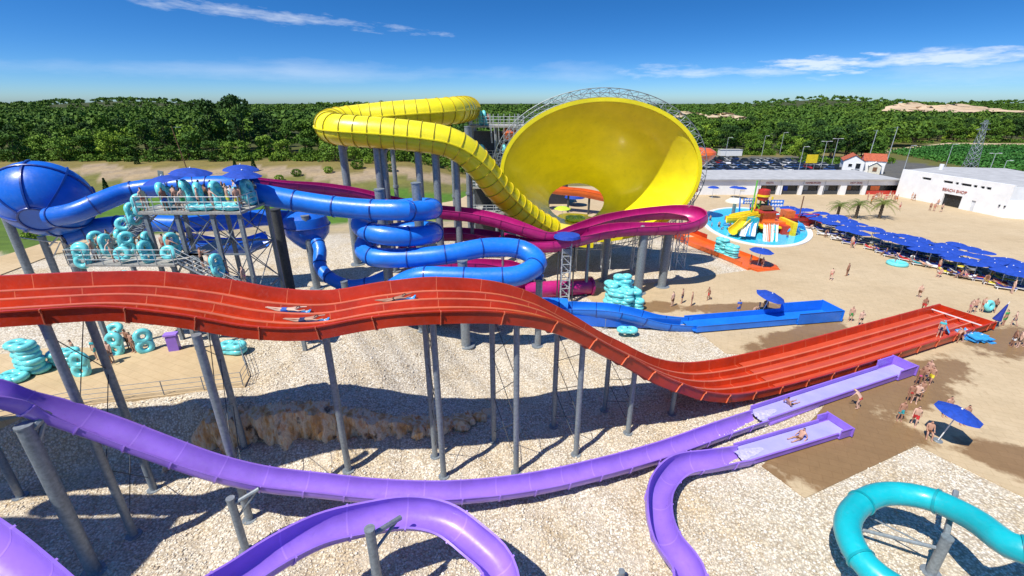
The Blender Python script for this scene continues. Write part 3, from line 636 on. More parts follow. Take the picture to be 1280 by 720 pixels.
ords=['at the far left edge of the gravel','standing left of the rock ledge below the teal rafts','before the left half of the rock ledge','alone before the tall rusty face of the ledge','at the broken right end of the rock ledge','right of the ledge in the slide shadow','where the red slide starts its last drop','low under the red slide near its landing bend']
reds=[((-28.2,20.0),None),((-19.7,17.4),(-21.0,20.6)),((-14.2,18.4),(-16.9,23.2)),((-9.95,21.8),None),((-4.1,21.4),(-4.9,23.2)),((.25,21.9),(-1.2,24.6)),((4.1,23.4),(2.9,26.2)),((7.9,25.4),(6.8,28.0)),((11.6,27.6),None)]
for i,(a,c) in enumerate(reds):
    w=ords[min(i,7)]; 
    za=top_of(rpts,*a)-.16
    if i==8: w='shortest of all under the landing bend of the red slide'
    ra=column(a,za,.19 if i<4 else .17,('front ' if c else '')+'grey steel column '+w,GR)
    if c:
        column(c,top_of(rpts,*c)-.16,.19 if i<4 else .17,'rear grey steel column '+w,GR)
        brace(ra,a,c,max(.8,gz(*c)),za-.6,3 if za>6 else 2)
p=at(60,600,0)
for k,((px,py,z),dz,lab) in enumerate((((30,533,9.0),0,'thick pale column holding the lavender slide at the left'),((288,624,3.45),0,'short pale post with arms under the lavender slide near the dry shadow'))):
    q=atd(px,py,(15.5,16.5)[k]); column((q.x,q.y),q.z,(.29,.18)[k],lab,'posts of the lavender slides',arm=((.55,.6,.35),(1.15,.5,.25))[k])
q=atd(462,662,13.4); column((q.x,q.y),q.z,.2,'stubby pale post inside the lavender loop at the bottom','posts of the lavender slides',arm=(.9,1.2,-.6))
q=atd(777,716,15.0); column((q.x,q.y),.6,.14,'tiny post tip at the bottom edge right of the lavender loop','posts of the lavender slides')
q=at(1163,716,.0); a=column((q.x,q.y),2.3,.22,'grey post with two slanting arms inside the turquoise tube bend','posts of the turquoise tube',arm=(1.9,2.0,.9))
b=MB(); b.cyl((0,0,1.6),(-3.0,2.3,.5),.09,n=8); b.cyl((0,0,1.4),(-2.2,3.2,.9),.04,n=6); b.build('bracket_arm',M['steel'],a)
# blue spiral columns
GB='grey columns around the blue spiral'
for (px,py,d,r,lab,z0_) in ((474,237,39.9,.42,'thick capped column rising inside the blue spiral on its left',None),(520,229,40.2,.42,'thick capped column rising inside the blue spiral on its right',None),(578,326,36.9,.42,'blunt thick column standing between the spiral and its last loop',None),(674,352,37.6,.3,'grey column at the right end of the last blue loop',None),(381,270,44.5,.38,'light grey column left of the small blue bowl',None),(344,262,40.5,.42,'dark heavy column where the blue tube leaves the platform',None),(757,399,41.4,.16,'thin short post under the blue open trough',None),(800,407,41.3,.1,'low stub post under the dip of the blue trough',None),(430,352,38.8,.3,'grey column low behind the red slide below the spiral',None),(500,350,38.2,.3,'grey column under the middle of the blue spiral',None),(522,352,37.5,.3,'second grey column under the middle of the blue spiral',None)):
    q=atd(px,py,d); column((q.x,q.y),q.z,r,lab,GB,m='steel' if px!=344 else 'steel_dark')
GM='grey columns under the pink slide'
for (bx,by,tx,ty,r,lab) in ((755,351,759,286,.42,'left one of the three tall columns under the pink bend'),(797,366,804,284,.5,'middle one of the three tall columns, beside the turquoise raft pile'),(827,358,837,284,.5,'right one of the three tall columns, its foot in the loop shadow')):
    q=at(bx,by,0); t=atd(tx,ty,q.y); column((q.x,q.y),t.z-.3,r,lab,GM,arm=(0,.9 if r>.45 else -.9,.2))
for (px,py,d,lab) in ((628,287,50.5,'slim grey column under the pink slide behind the blue loop'),(548,300,52,'slim grey column under the pink slide right of the spiral'),(668,312,49.3,'slim grey column by the joining pink slides'),(736,300,49.6,'thin grey column between lift tower and pink bend'),(572,284,51,'slim grey column in front of the yellow slide supports')):
    q=atd(px,py,d); column((q.x,q.y),q.z,.2,lab,GM)
GY='tall columns under the yellow tube'
for k,(px,py,d,r) in enumerate(((427,178,52,.42),(470,181,49.2,.36),(477,181,49.6,.42),(522,186,49.2,.36),(544,190,49.6,.4),(565,168,56.5,.28),(570,196,50,.34),(584,158,57.4,.36),(588,214,52,.2),(488,160,56.2,.26))):
    q=atd(px,py,d); nm=['thick pale column under the left bend of the yellow tube','dark slim column under the yellow tube, left of a paler twin','pale column with a collar under the yellow tube, right of a darker twin','slim column under the middle of the front yellow run','strong column where the front yellow run begins to dive','thin column reaching up to the rear yellow run','column just behind the dive of the yellow tube','column under the far end of the rear yellow run','thin pole below the dive of the yellow tube','thin column under the rear yellow run seen through the bend'][k]
    o=column((q.x,q.y),q.z-.05,r,nm,GY,arm=(1.0,-.4,.35) if k in(0,2) else None)
    b=MB(); b.cyl((0,0,(q.z-o.location.z)*.55),(0,0,(q.z-o.location.z)*.55+.25),r*1.35,n=14); b.build('collar',M['steel'],o)
GBW='columns under the big blue bowl'
for (px,py,d,r,lab) in ((4,263,40,.34,'left column holding up the big blue bowl'),(52,296,41.3,.3,'middle column holding up the big blue bowl'),(80,300,42,.26,'right column holding up the big blue bowl'),(90,296,43,.2,'slimmer column tucked behind the others below the blue bowl')):
    q=atd(px,py,d); o=column((q.x,q.y),q.z,r,lab,GBW)
    b=MB(); t=Vector((bc.x,bc.y,bc.z-3.4))-Vector((q.x,q.y,o.location.z)); b.cyl((0,0,q.z-o.location.z-1.2),t,.08,n=6); b.cyl((0,0,q.z-o.location.z-2.4),t*.9,.05,n=6); b.build('cradle_strut',M['steel_light'],o)
# ================================================================== PEOPLE
def fk(p):
    """joint positions for a pose; +Y is forward. p: dict of tweaks. limbs given as direction vectors."""
    J={}; tilt=p.get('tilt',0); up=Vector((0,math.sin(tilt),math.cos(tilt))); hz=p.get('hip',.94)
    pe=Vector((0,0,hz)); J['pelvis']=pe; J['waist']=pe+up*.17; J['chest']=pe+up*.37; J['neck']=pe+up*.54
    hd=Vector(p.get('head',(0,.12,1))).normalized(); J['skull']=J['neck']+hd*.12; J['crown']=J['neck']+hd*.24; J['nose']=J['skull']+Vector((0,.115,.0)) if abs(hd.z)>.5 else J['skull']+Vector((0,0,.115))
    for s,k in ((-1,'l'),(1,'r')):
        J['sh'+k]=J['chest']+up*.09+Vector((s*.175,0,0)); a=Vector(p.get('arm'+k,(s*.12,.02,-1))).normalized(); f=Vector(p.get('fore'+k,(s*.05,.2,-1))).normalized()
        J['el'+k]=J['sh'+k]+a*.28; J['wr'+k]=J['el'+k]+f*.25; J['ha'+k]=J['wr'+k]+f*.09; J['th'+k]=J['wr'+k]+(f*.5+Vector((-s*.6,.5,0))).normalized()*.07
        J['hi'+k]=pe+Vector((s*.095,0,-.03)); t=Vector(p.get('leg'+k,(s*.03,.02,-1))).normalized(); c=Vector(p.get('calf'+k,(s*.01,-.03,-1))).normalized()
        J['kn'+k]=J['hi'+k]+t*.43; J['an'+k]=J['kn'+k]+c*.42; ft=Vector(p.get('foot'+k,(s*.15,1,-.25))).normalized(); J['to'+k]=J['an'+k]+ft*.17; J['he'+k]=J['an'+k]-ft*.04+Vector((0,0,-.03))
    return J
RAD=dict(pelvis=(.155,.115),waist=(.135,.10),chest=(.165,.12),neck=(.058,.058),skull=(.088,.095),crown=(.07,.08),nose=(.018,.018),sh=(.062,.06),el=(.042,.042),wr=(.03,.028),ha=(.036,.02),th=(.013,.013),hi=(.098,.098),kn=(.062,.062),an=(.04,.04),to=(.036,.026),he=(.034,.03))
EDG=[('pelvis','waist'),('waist','chest'),('chest','neck'),('neck','skull'),('skull','crown'),('skull','nose')]+[e for k in 'lr' for e in (('chest','sh'+k),('sh'+k,'el'+k),('el'+k,'wr'+k),('wr'+k,'ha'+k),('wr'+k,'th'+k),('pelvis','hi'+k),('hi'+k,'kn'+k),('kn'+k,'an'+k),('an'+k,'to'+k),('an'+k,'he'+k))]
SKIN=[]
def skin_mat():
    m,nt,b=nodes('skin'); oi=N(nt,'ShaderNodeObjectInfo'); co=objco(nt)
    c=ramp(nt,oi.outputs['Random'],(0,(.27,.13,.075)),(.5,(.46,.26,.18)),(1,(.62,.42,.32)))
    c=mix(nt,ramps(nt,noise(nt,co,6,3),(.4,0),(.7,.3)),c,mix(nt,1.0,c,(1.1,.8,.75),'MULTIPLY'))
    L(nt,c,b.inputs['Base Color']); b.inputs['Roughness'].default_value=.5; b.inputs['Subsurface Weight'].default_value=0; return m
M['skin']=skin_mat()
CL={k:mat('cloth_'+k.replace(' ','_'),c,.8,.2,8) for k,c in {'red':(.55,.03,.03),'navy':(.015,.025,.10),'blue':(.03,.12,.50),'black':(.015,.015,.018),'white':(.72,.72,.70),'green':(.05,.32,.08),'yellow':(.75,.62,.04),'pink':(.75,.12,.30),'orange':(.75,.22,.03),'grey':(.22,.23,.25),'turquoise':(.04,.45,.50),'brown':(.18,.08,.04)}.items()}
HAIR={k:mat('hair_'+k,c,.6,.3,20) for k,c in {'dark':(.02,.014,.01),'brown':(.07,.035,.015),'fair':(.35,.22,.09)}.items()}
def make_pose(name,p):
    J=fk(p); ks=list(J); ix={k:i for i,k in enumerate(ks)}
    me=bpy.data.meshes.new('tmp'); me.from_pydata([J[k] for k in ks],[(ix[a],ix[b]) for a,b in EDG],[]); ob=link('tmp',me)
    sk=ob.modifiers.new('s','SKIN'); sk.use_smooth_shade=True
    for i,k in enumerate(ks):
        r=RAD.get(k) or RAD[k[:2]]; d=me.skin_vertices[0].data[i]; d.radius=r; d.use_root=(k=='pelvis')
    ss=ob.modifiers.new('u','SUBSURF'); ss.levels=1
    dg=bpy.context.evaluated_depsgraph_get(); body=bpy.data.meshes.new_from_object(ob.evaluated_get(dg)); body.name='body_'+name
    bpy.data.objects.remove(ob); zmin=min(v.co.z for v in body.vertices) if not p.get('nofloor') else 0
    body.transform(Matrix.Translation((0,0,-zmin)))
    for k in J: J[k]=J[k]-Vector((0,0,zmin))
    body.materials.clear(); body.materials.append(M['skin'])
    def region(v):
        best=(9,None,0)
        for a,b_ in EDG:
            A,B=J[a],J[b_]; d=B-A; t=max(0,min(1,(v-A).dot(d)/d.length_squared)); q=(v-(A+d*t)).length
            if q<best[0]: best=(q,(a,b_),t)
        return best[1],best[2]
    reg=[region(v.co) for v in body.vertices]
    def shell(nm,test,off):
        b=MB(); mp={}
        for f in body.polygons:
            if all(test(reg[i],body.vertices[i].co) for i in f.vertices):
                idx=[]
                for i in f.vertices:
                    if i not in mp: mp[i]=len(b.v); b.v.append(tuple(body.vertices[i].co+body.vertices[i].normal*off))
                    idx.append(mp[i])
                b.f.append(tuple(idx)); b.m.append(0)
        return b.mesh(nm+'_'+name,CL['red'],40,False) if b.f else None
    low=lambda e,t,mx:(e[0]=='pelvis' and e[1][:2]=='hi') or (e[0][:2]=='hi' and t<mx) or (e==('pelvis','waist') and t<.55)
    S={'trunks':shell('trunks',lambda r,c:low(r[0],r[1],.62),.016),'briefs':shell('briefs',lambda r,c:low(r[0],r[1],.16),.012)}
    S['top']=shell('bikini_top',lambda r,c:(r[0]==('waist','chest') and r[1]>.55) or (r[0]==('chest','neck') and r[1]<.12),.012)
    S['shirt']=shell('shirt',lambda r,c:(r[0] in(('waist','chest'),('pelvis','waist'))) or (r[0]==('chest','neck') and r[1]<.75) or r[0][0]=='chest' or (r[0][0][:2]=='sh' and r[1]<.55),.018)
    fw=(J['nose']-J['skull']).normalized(); upv=(J['crown']-J['neck']).normalized()
    S['hair']=shell('hair',lambda r,c:r[0] in(('neck','skull'),('skull','crown'),('skull','nose')) and ((c-J['skull']).dot(upv)*1.0-(c-J['skull']).dot(fw)*.9>.0),.014)
    for k in('trunks','briefs','top','shirt','hair'):
        if S[k]: S[k].materials.clear(); S[k].materials.append(CL['red'])
    return body,S
POSES={
 'stand':{}, 'stand2':{'arml':(-.5,-.1,-1),'forel':(.7,.5,-.5),'legr':(.12,.06,-1),'head':(.1,.1,1)},
 'walk':{'legl':(-.02,.42,-1),'calfl':(0,-.12,-1),'legr':(.02,-.30,-1),'calfr':(0,-.55,-1),'arml':(-.15,-.4,-1),'forel':(-.05,.0,-1),'armr':(.15,.4,-1),'forer':(.05,.7,-1),'tilt':.06},
 'carry':{'arml':(-.4,.7,-.6),'forel':(.1,1,.25),'armr':(.4,.7,-.6),'forer':(-.1,1,.25),'tilt':-.04},
 'hold_side':{'armr':(.9,.15,-.45),'forer':(.5,.3,-.5),'arml':(-.2,.2,-1),'forel':(0,.6,-.8),'head':(.15,.1,1)},
 'sit':{'hip':.5,'legl':(-.12,1,-.05),'legr':(.12,1,-.02),'calfl':(0,.15,-1),'calfr':(0,.1,-1),'arml':(-.15,.35,-1),'forel':(.05,.9,-.4),'armr':(.15,.3,-1),'forer':(-.05,.9,-.4),'tilt':-.08},
 'lie':{'hip':.2,'tilt':-1.2,'head':(0,-.85,.6),'legl':(-.1,1,.05),'calfl':(0,1,-.08),'legr':(.1,1,.18),'calfr':(0,1,-.32),'footl':(-.1,.5,.8),'footr':(.1,.5,.8),'arml':(-.4,.3,-.2),'forel':(-.2,.9,0),'armr':(.5,-.5,0),'forer':(-.2,-1,.1)},
 'prone':{'hip':.16,'tilt':1.38,'head':(0,.75,.62),'legl':(-.08,-1,.0),'calfl':(0,-1,.08),'legr':(.08,-1,.0),'calfr':(0,-1,.3),'footl':(0,-1,.1),'footr':(0,-1,.2),'arml':(-.35,.9,.0),'forel':(.2,1,.25),'armr':(.35,.9,0),'forer':(-.2,1,.25)},
 'slide_sit':{'hip':.14,'tilt':-.5,'head':(0,.2,1),'legl':(-.12,1,.22),'calfl':(0,1,-.2),'legr':(.12,1,.22),'calfr':(0,1,-.2),'footl':(0,.6,.8),'footr':(0,.6,.8),'arml':(-.5,-.2,-1),'forel':(-.1,.7,-.5),'armr':(.5,-.2,-1),'forer':(.1,.7,-.5)},
 'bend':{'tilt':.75,'legl':(-.06,.25,-1),'calfl':(0,-.3,-1),'legr':(.06,.2,-1),'calfr':(0,-.25,-1),'arml':(-.1,.5,-1),'forel':(.1,.5,-1),'armr':(.1,.5,-1),'forer':(-.1,.5,-1),'head':(0,.8,.6)}}
PB={k:make_pose(k,v) for k,v in POSES.items()}
PCOUNT=0
def person(loc,pose,rz,outfit,where,hair='dark',scale=1.0,group=None,label=None,rx=0,ry=0):
    """outfit: list of (garment,colour)"""
    body,S=PB[pose]; o=link('person',body); o.location=loc; o.rotation_euler=(rx,ry,rz); o.scale=(scale,)*3
    word={'trunks':'swim trunks','briefs':'swim briefs','top':'bikini top','shirt':'shirt'}
    if len(outfit)==2 and {g for g,_ in outfit}=={'briefs','top'}: cl=f'{outfit[0][1]} bikini'
    else: cl=' and '.join(f'{c} {word[g]}' for g,c in outfit)
    tag(o,label or f'person in {cl} {where}','person',group)
    for g,c in outfit:
        if S[g] is None: continue
        q=link({'top':'bikini_top'}.get(g,g),S[g],o); q.material_slots[0].link='OBJECT'; q.material_slots[0].material=CL[c]
    if S['hair']:
        q=link('hair',S['hair'],o); q.material_slots[0].link='OBJECT'; q.material_slots[0].material=HAIR[hair]
    return o
TR=lambda c:[('trunks',c)]; BK=lambda c:[('briefs',c),('top',c)]; SH=lambda c,d:[('trunks',c),('shirt',d)]
def G(px,py,z=.05): return at(px,py,z)
CW='swimmers on the plaza'
for (px,py,pose,rz,of,where,hair) in (
 (1148,372,'walk',2.2,TR('brown'),'walking alone across the empty plaza above the red slide','dark'),(1153,389,'walk',2.4,TR('red'),'bending forward beside the far edge of the red slide','dark'),
 (1211,392,'stand',1.5,BK('pink'),'at the left of the huddle beyond the red slide','brown'),(1216,391,'stand2',2.5,TR('navy'),'in the huddle beyond the red slide end, holding a ring','dark'),(1226,390,'stand',-1.5,BK('red'),'at the right of the huddle beyond the red slide','fair'),(1241,390,'walk',-.8,TR('black'),'stepping away right of the huddle beyond the red slide','dark'),
 (1253,407,'stand',.3,SH('green','green'),'beside the navy folded umbrella','dark'),(1266,407,'walk',.6,TR('navy'),'walking right of the navy folded umbrella','brown'),(1264,433,'stand2',1.2,TR('white'),'standing at the right edge on the wet paving','fair'),(1271,434,'stand',1.2,TR('black'),'second one standing at the right edge on the wet paving','dark'),(1279,433,'stand',1.2,BK('pink'),'cut by the right edge on the wet paving','dark'),
 (1038,350,'walk',-.5,BK('red'),'strolling past the kids pool on the left of a pair','brown'),(1058,345,'stand',.4,TR('brown'),'strolling past the kids pool on the right of a pair','dark'),(1062,402,'stand',2.6,TR('green'),'short, waiting near the end of the blue runout','dark'),(1074,407,'stand2',2.8,TR('black'),'taller, waiting near the end of the blue runout','dark'),
 (1065,310,'walk',.2,TR('red'),'on the plaza just below the kids pool','brown'),
 (840,383,'stand',.5,TR('brown'),'at the left of four walkers by the turquoise raft pile','dark'),(852,379,'stand2',1.0,TR('navy'),'tallest of four walkers by the turquoise raft pile','dark'),(864,382,'stand',1.1,BK('orange'),'third of four walkers by the turquoise raft pile','fair'),(885,375,'walk',1.6,TR('red'),'ahead of the other walkers by the turquoise raft pile','dark'),
 (922,393,'stand',0,SH('blue','blue'),'guarding the blue runout beside its parasol','brown'),(947,392,'sit',1.0,TR('black'),'sitting in the parasol shade behind the blue runout','dark'),(955,392,'stand',-.6,TR('navy'),'standing in the parasol shade behind the blue runout','dark'),
 (1072,511,'bend',.6,BK('red'),'leaning over on the wet slab between both lavender runouts','fair'),
 (1146,482,'stand',2.6,BK('pink'),'in the queue nearest the lavender end box','brown'),(1152,478,'stand2',2.2,TR('navy'),'in the queue just right of the lavender end box','dark'),(1161,480,'walk',2.0,TR('yellow'),'last in the queue by the lavender end box','dark'),(1157,473,'stand',2.0,TR('red'),'farthest back in the queue by the lavender end box','dark'),
 (1135,503,'stand',2.7,BK('red'),'in the middle of the queue on the wet slab','dark'),(1142,504,'stand2',2.5,TR('black'),'second in the middle of the queue on the wet slab','dark'),(1148,498,'stand',2.5,TR('grey'),'third in the middle of the queue on the wet slab','brown'),(1123,526,'stand',2.9,TR('turquoise'),'at the lower queue end near the big parasol','fair'),(1141,532,'walk',2.4,TR('red'),'walking toward the big blue parasol','dark'),
 (1159,545,'sit',2.6,TR('brown'),'sitting under the big blue parasol','dark'),(1180,521,'stand',3.0,TR('blue'),'behind the big blue parasol, left','dark'),(1202,531,'stand',3.0,TR('black'),'behind the big blue parasol, right','dark'),
 (900,318,'stand',1.2,SH('grey','grey'),'in charge of the orange runout deck','dark') ,(912,322,'bend',1.2,TR('navy'),'bending over the raft pile on the orange runout','dark'),(937,333,'stand',1.5,TR('red'),'under the left side of the orange runout parasol','dark'),(952,336,'stand',1.9,TR('brown'),'under the right side of the orange runout parasol','dark'),
 (1118,329,'stand',.9,SH('black','navy'),'standing beside the turquoise float on the plaza','dark'),
 (1124,262,'stand',.2,TR('red'),'small, before the grill hall near the right white building','dark'),(1139,250,'stand',.2,TR('white'),'first of two by the left end of the shop wall','dark'),(1142,251,'walk',.2,TR('brown'),'second of two by the left end of the shop wall','dark'),(1162,263,'stand',2,TR('brown'),'left of the small group before the shop door','dark'),(1167,264,'stand',2,BK('red'),'middle of the small group before the shop door','dark'),(1171,259,'stand2',2,TR('grey'),'taller and behind in the small group before the shop door','brown'),(1176,265,'walk',-2,TR('black'),'walking away right of the group before the shop door','dark'),
 (1174,346,'sit',2,TR('red'),'on the edge of the parasol strip below the shop','dark'),(1206,347,'sit',2.6,TR('pink'),'sitting among the loungers at the near end of the strip','fair'),(1236,349,'bend',2.6,TR('yellow'),'bending among the loungers at the near end of the strip','dark'),(1034,284,'stand',2.6,TR('red'),'standing beside the parasol strip close to the red toy ship','dark'),(1060,281,'stand',2,TR('pink'),'walking in front of the first palm','dark')):
    p=G(px,py,.05); person(p,pose,rz,of,where,hair,random.uniform(.94,1.04),CW)
# pool bathers
for i,(px,py) in enumerate(((887,279),(889,286),(898,287),(901,290),(911,287),(953,300),(966,299),(996,294),(998,290),(983,300))):
    person(at(px,py,-.35),('stand','stand2','walk','bend')[i%4],i*1.3,(TR('navy'),BK('red'),TR('black'),BK('pink'),TR('blue'))[i%5],('wading at the left tip of the kids pool','wading by the left rim of the kids pool','splashing near the yellow kids slide','sitting low near the yellow kids slide','beside the lowest yellow kids slide','left of the orange and white kids slide','at the foot of the orange and white kids slide','under the red toy ship','behind the red toy ship wading','near the front rim of the kids pool')[i],'dark',.72 if i%2 else .95,'bathers in the kids pool')
# grill hall crowd
for i in range(12):
    px=1085+3.2*i+random.uniform(-1,1); person(at(px,246+random.uniform(0,9),.05),('stand','stand2','walk')[i%3],random.random()*6,(BK('red'),TR('orange'),SH('red','red'),TR('white'),BK('pink'))[i%5],'in the crowd before the open grill hall','dark',1,'crowd before the grill hall')
# ================================================================== RAFTS
def rsh(n,label_m=M['vinyl']): pass
def ring_raft():
    b=MB(); b.torus(.42,.235,(0,0,.235),26,10); return b.mesh('single_raft',M['vinyl'],60)
def double_raft():
    b=MB(); b.torus(.39,.235,(0,.41,.235),26,10); b.torus(.39,.235,(0,-.41,.235),26,10); b.box((.42,0,.235),(.28,.5,.26)); b.box((-.42,0,.235),(.28,.5,.26)); b.box((0,0,.2),(.5,.5,.22)); return b.mesh('double_raft',M['vinyl'],60)
RM=ring_raft(); DM=double_raft(); hb=MB()
for s in(-1,1):
    for y in(-.45,.45): hb.torus(.08,.018,(s*.52,y,.37),10,5,(.6,1.4,1))
HM=hb.mesh('handles',M['vinyl_dark'],60); hb=MB()
for s in(-1,1): hb.torus(.08,.018,(s*.5,0,.37),10,5,(.6,1.4,1))
HM1=hb.mesh('handles1',M['vinyl_dark'],60)
def raft(kind,loc,rot,label,group=None,scale=1,handles=True):
    if rot[0]>1: rot=(rot[0],.06,rot[1]*(1.12 if loc[2]>9 else .8)+rot[2])
    o=link('double_raft' if kind=='d' else 'ring_raft',DM if kind=='d' else RM); o.location=loc; o.rotation_euler=rot; o.scale=(scale,)*3
    tag(o,label,'inner tube',group)
    if handles: link('handles',HM if kind=='d' else HM1,o)
    return o
# pile by the plaza
c=at(778,382,.05); n_=0
for (dx,dy,cnt,rz) in ((-1.25,.5,7,.2),(0.0,.9,9,1.3),(.1,-.7,6,.0),(1.25,.4,5,.5),(-.9,-.5,6,.9),(1.15,-.6,3,1.2),(.5,1.6,7,.3)):
    for k in range(cnt):
        raft('d',(c.x+dx+random.uniform(-.12,.12),c.y+dy+random.uniform(-.12,.12),.05+k*.36),(random.uniform(-.05,.05),random.uniform(-.05,.05),rz+random.uniform(-.25,.25)),'turquoise double raft in the tall pile beside the pink slide columns','rafts piled by the pink slide',1,k==cnt-1)
raft('d',at(784,415,.35),(0,.06,1.5),'turquoise double raft lying alone under the blue open trough',None)
raft('r',at(1227,388,.05)+Vector((0,-.3,.75)),(PI/2-.2,0,.2),'pale turquoise ring held upright in the huddle beyond the red slide','single rings',.95)
# pile on the orange runout
for (px,py,cnt) in ((901,316,6),(913,322,5)):
    q=at(px,py,.3)
    for k in range(cnt): raft('d',(q.x+random.uniform(-.1,.1),q.y+random.uniform(-.1,.1),.3+k*.36),(0,0,.7+random.uniform(-.3,.3)),f"turquoise double raft in the {'taller left' if cnt==6 else 'lower right'} stack on the orange runout",'rafts stacked on the orange runout',1.0,False)
# left terrace pile
q=at(48,463,3.08)
for k in range(6): raft('d',(q.x+random.uniform(-.15,.15)-.1*k,q.y+random.uniform(-.15,.15),3.1+k*.36),(0,0,1.2+random.uniform(-.2,.2)),'turquoise double raft in the stack at the left end of the terrace','rafts stacked on the terrace',1.05,k==5)
q=at(80,458,3.08)
for k in range(3): raft('d',(q.x,q.y+.3,3.1+k*.36),(0,0,1.4+.2*k),'turquoise double raft in the lower stack beside the terrace queue','rafts in the lower stack on the terrace',1,k==2)
q=at(20,474,3.08); raft('d',(q.x,q.y,3.1),(0,0,1.2),'turquoise double raft lying flat in front of the terrace stack'); q=at(2,480,3.08); raft('d',(q.x,q.y,3.1),(0,0,1.4),'turquoise double raft lying flat and cut by the left picture edge')
q=at(293,440,3.1); 
for k in range(2): raft('d',(q.x,q.y,3.1+.36*k),(0,0,1.4+.1*k),'turquoise double raft on the gravel right of the terrace','rafts right of the terrace')
TQ='swimmers queueing on the terrace'
for i,(px,py,pose,rz,of,w) in enumerate(((97,450,'stand',2.6,TR('red'),'first from the left behind the terrace raft stack'),(101,467,'stand2',2.8,SH('green','pink'),'in front of the terrace queue'),(124,449,'stand',3.6,SH('turquoise','turquoise'),'at the back of the terrace queue'),(138,454,'bend',3.3,TR('grey'),'bending at the middle of the terrace queue'),(141,452,'stand',3.1,TR('navy'),'seen from behind at the middle of the terrace queue'),(153,438,'stand',3.4,TR('green'),'half hidden by an upright raft in the terrace queue'),(169,440,'stand2',2.8,BK('red'),'at the right of the terrace queue beside the two-hole raft'),(163,436,'hold_side',3.0,TR('black'),'holding the two-hole raft upright'))):
    person(at(px,py,3.08),pose,rz,of,w,('dark','brown','dark')[i%3],1.02,TQ)
for (px,py,k,rot,lab) in ((183,437,'d',(PI/2-.25,.5,.4),'turquoise double raft stood on edge showing both holes at the right of the terrace queue'),(150,440,'d',(PI/2-.1,1.25,-.9),'turquoise double raft stood upright in the middle of the terrace queue'),(108,466,'d',(PI/2-.1,1.4,-1.0),'turquoise double raft stood upright at the front of the terrace queue'),(148,424,'r',(.5,.1,0),'turquoise ring carried high at the back of the terrace queue')):
    q=at(px,py,3.08); raft(k,(q.x,q.y,3.08+.75),rot,lab)
b=MB(); q=at(219,437,3.08); b.box(q+Vector((0,0,.6)),(.7,.5,1.2),.3); o=b.build('notice_stand',M['purple'],smooth=0); b=MB(); b.box((q.x,q.y,3.08+1.35),(.9,.6,.14),.3); b.build('top_board',M['purple_rim'],o,smooth=0); tag(o,'small purple stand on the terrace next to the dark shade','stand')
# terrace fence
def fence(pts,h,nm,label,z,gap=2.0,rails=(1.0,.66,.33),r=.03):
    root=wempty(nm,label,'fence',(pts[0].x,pts[0].y,z))
    for a,b_ in zip(pts,pts[1:]):
        n=max(1,int((b_-a).length/gap))
        for k in range(n+(1 if b_ is pts[-1] else 0)):
            p=a+(b_-a)*k/n; b=MB(); b.cyl((p.x,p.y,p.z),(p.x,p.y,p.z+h),r,n=6); b.build('post',M['steel'],root)
        b=MB()
        for q in rails: b.cyl(a+Vector((0,0,h*q)),b_+Vector((0,0,h*q)),r*.6,n=6)
        b.build('rail',M['steel'],root)
    return root
fence([at(-40,536,3.08),at(100,506,3.08),at(304,482,3.08),at(311,470,3.08),at(299,434,3.08)],1.05,'wire_fence','thin wire fence along the front edge of the left terrace',3.08)
# ================================================================== QUEUE PLATFORM
plat=wempty('start_platform','grey steel start platform crowded with swimmers and turquoise rafts','platform',(-23,35,3))
PX0,PX1,PY0,PY1,PZ=-27.2,-19.7,33.0,37.6,13.6
b=MB(); b.box(((PX0+PX1)/2,(PY0+PY1)/2,PZ-.09),(PX1-PX0,PY1-PY0,.18)); b.build('deck',M['deck'],plat,smooth=0)
LX0,LX1,LY0,LY1,LZ=-31.8,-24.2,31.2,34.2,10.2
b=MB(); b.box(((LX0+LX1)/2,(LY0+LY1)/2,LZ-.08),(LX1-LX0,LY1-LY0,.16)); b.build('landing',M['deck'],plat,smooth=0)
b=MB()
for k in range(17): b.box((-31.2+.23*k,35.3,LZ+.2*(k+1)-.05),(.3,1.9,.06))
for y in(34.3,36.3): b.cyl((-31.4,y,LZ),(-27.3,y,PZ),.08,n=6)
b.box((-31.5,34.6,LZ-.08),(1.4,3.2,.14)); b.build('stair_flight',M['steel'],plat,smooth=0)
b=MB()
for k in range(20): b.box((-24+.30*k,32.4,LZ-.19*(k+1)),(.32,1.6,.05))
for y in(31.6,33.2): b.cyl((-24.2,y,LZ),(-18,y,LZ-3.9),.08,n=6)
b.box((-16.9,32.4,LZ-3.9),(2.4,2.2,.12)); b.build('stair_flight',M['steel'],plat,smooth=0)
def railing(pts,h=1.1):
    b=MB()
    for a,c_ in zip(pts,pts[1:]):
        a,c_=Vector(a),Vector(c_); n=max(1,int((c_-a).length/1.15))
        for k in range(n+1): p=a+(c_-a)*k/n; b.cyl(p,p+Vector((0,0,h)),.032,n=6)
        for q in(1,.66,.33): b.cyl(a+Vector((0,0,h*q)),c_+Vector((0,0,h*q)),.022,n=5)
    b.build('railing',M['steel_light'],plat)
railing([(PX0,PY0+.05,PZ),(PX1,PY0+.05,PZ)]); railing([(PX1,PY0,PZ),(PX1,PY1-2,PZ)]); railing([(PX0,PY1,PZ),(PX1,PY1,PZ)]); railing([(PX0,PY0,PZ),(PX0,34.2,PZ)])
railing([(LX0,LY0,LZ),(LX1,LY0,LZ)]); railing([(LX0,LY0,LZ),(LX0,36.2,LZ)]); railing([(-31.2,34.3,LZ),(-27.3,34.3,PZ)]); railing([(-24.2,31.6,LZ),(-18,31.6,LZ-3.9)]); railing([(-18,31.4,LZ-3.9),(-15.8,31.4,LZ-3.9)])
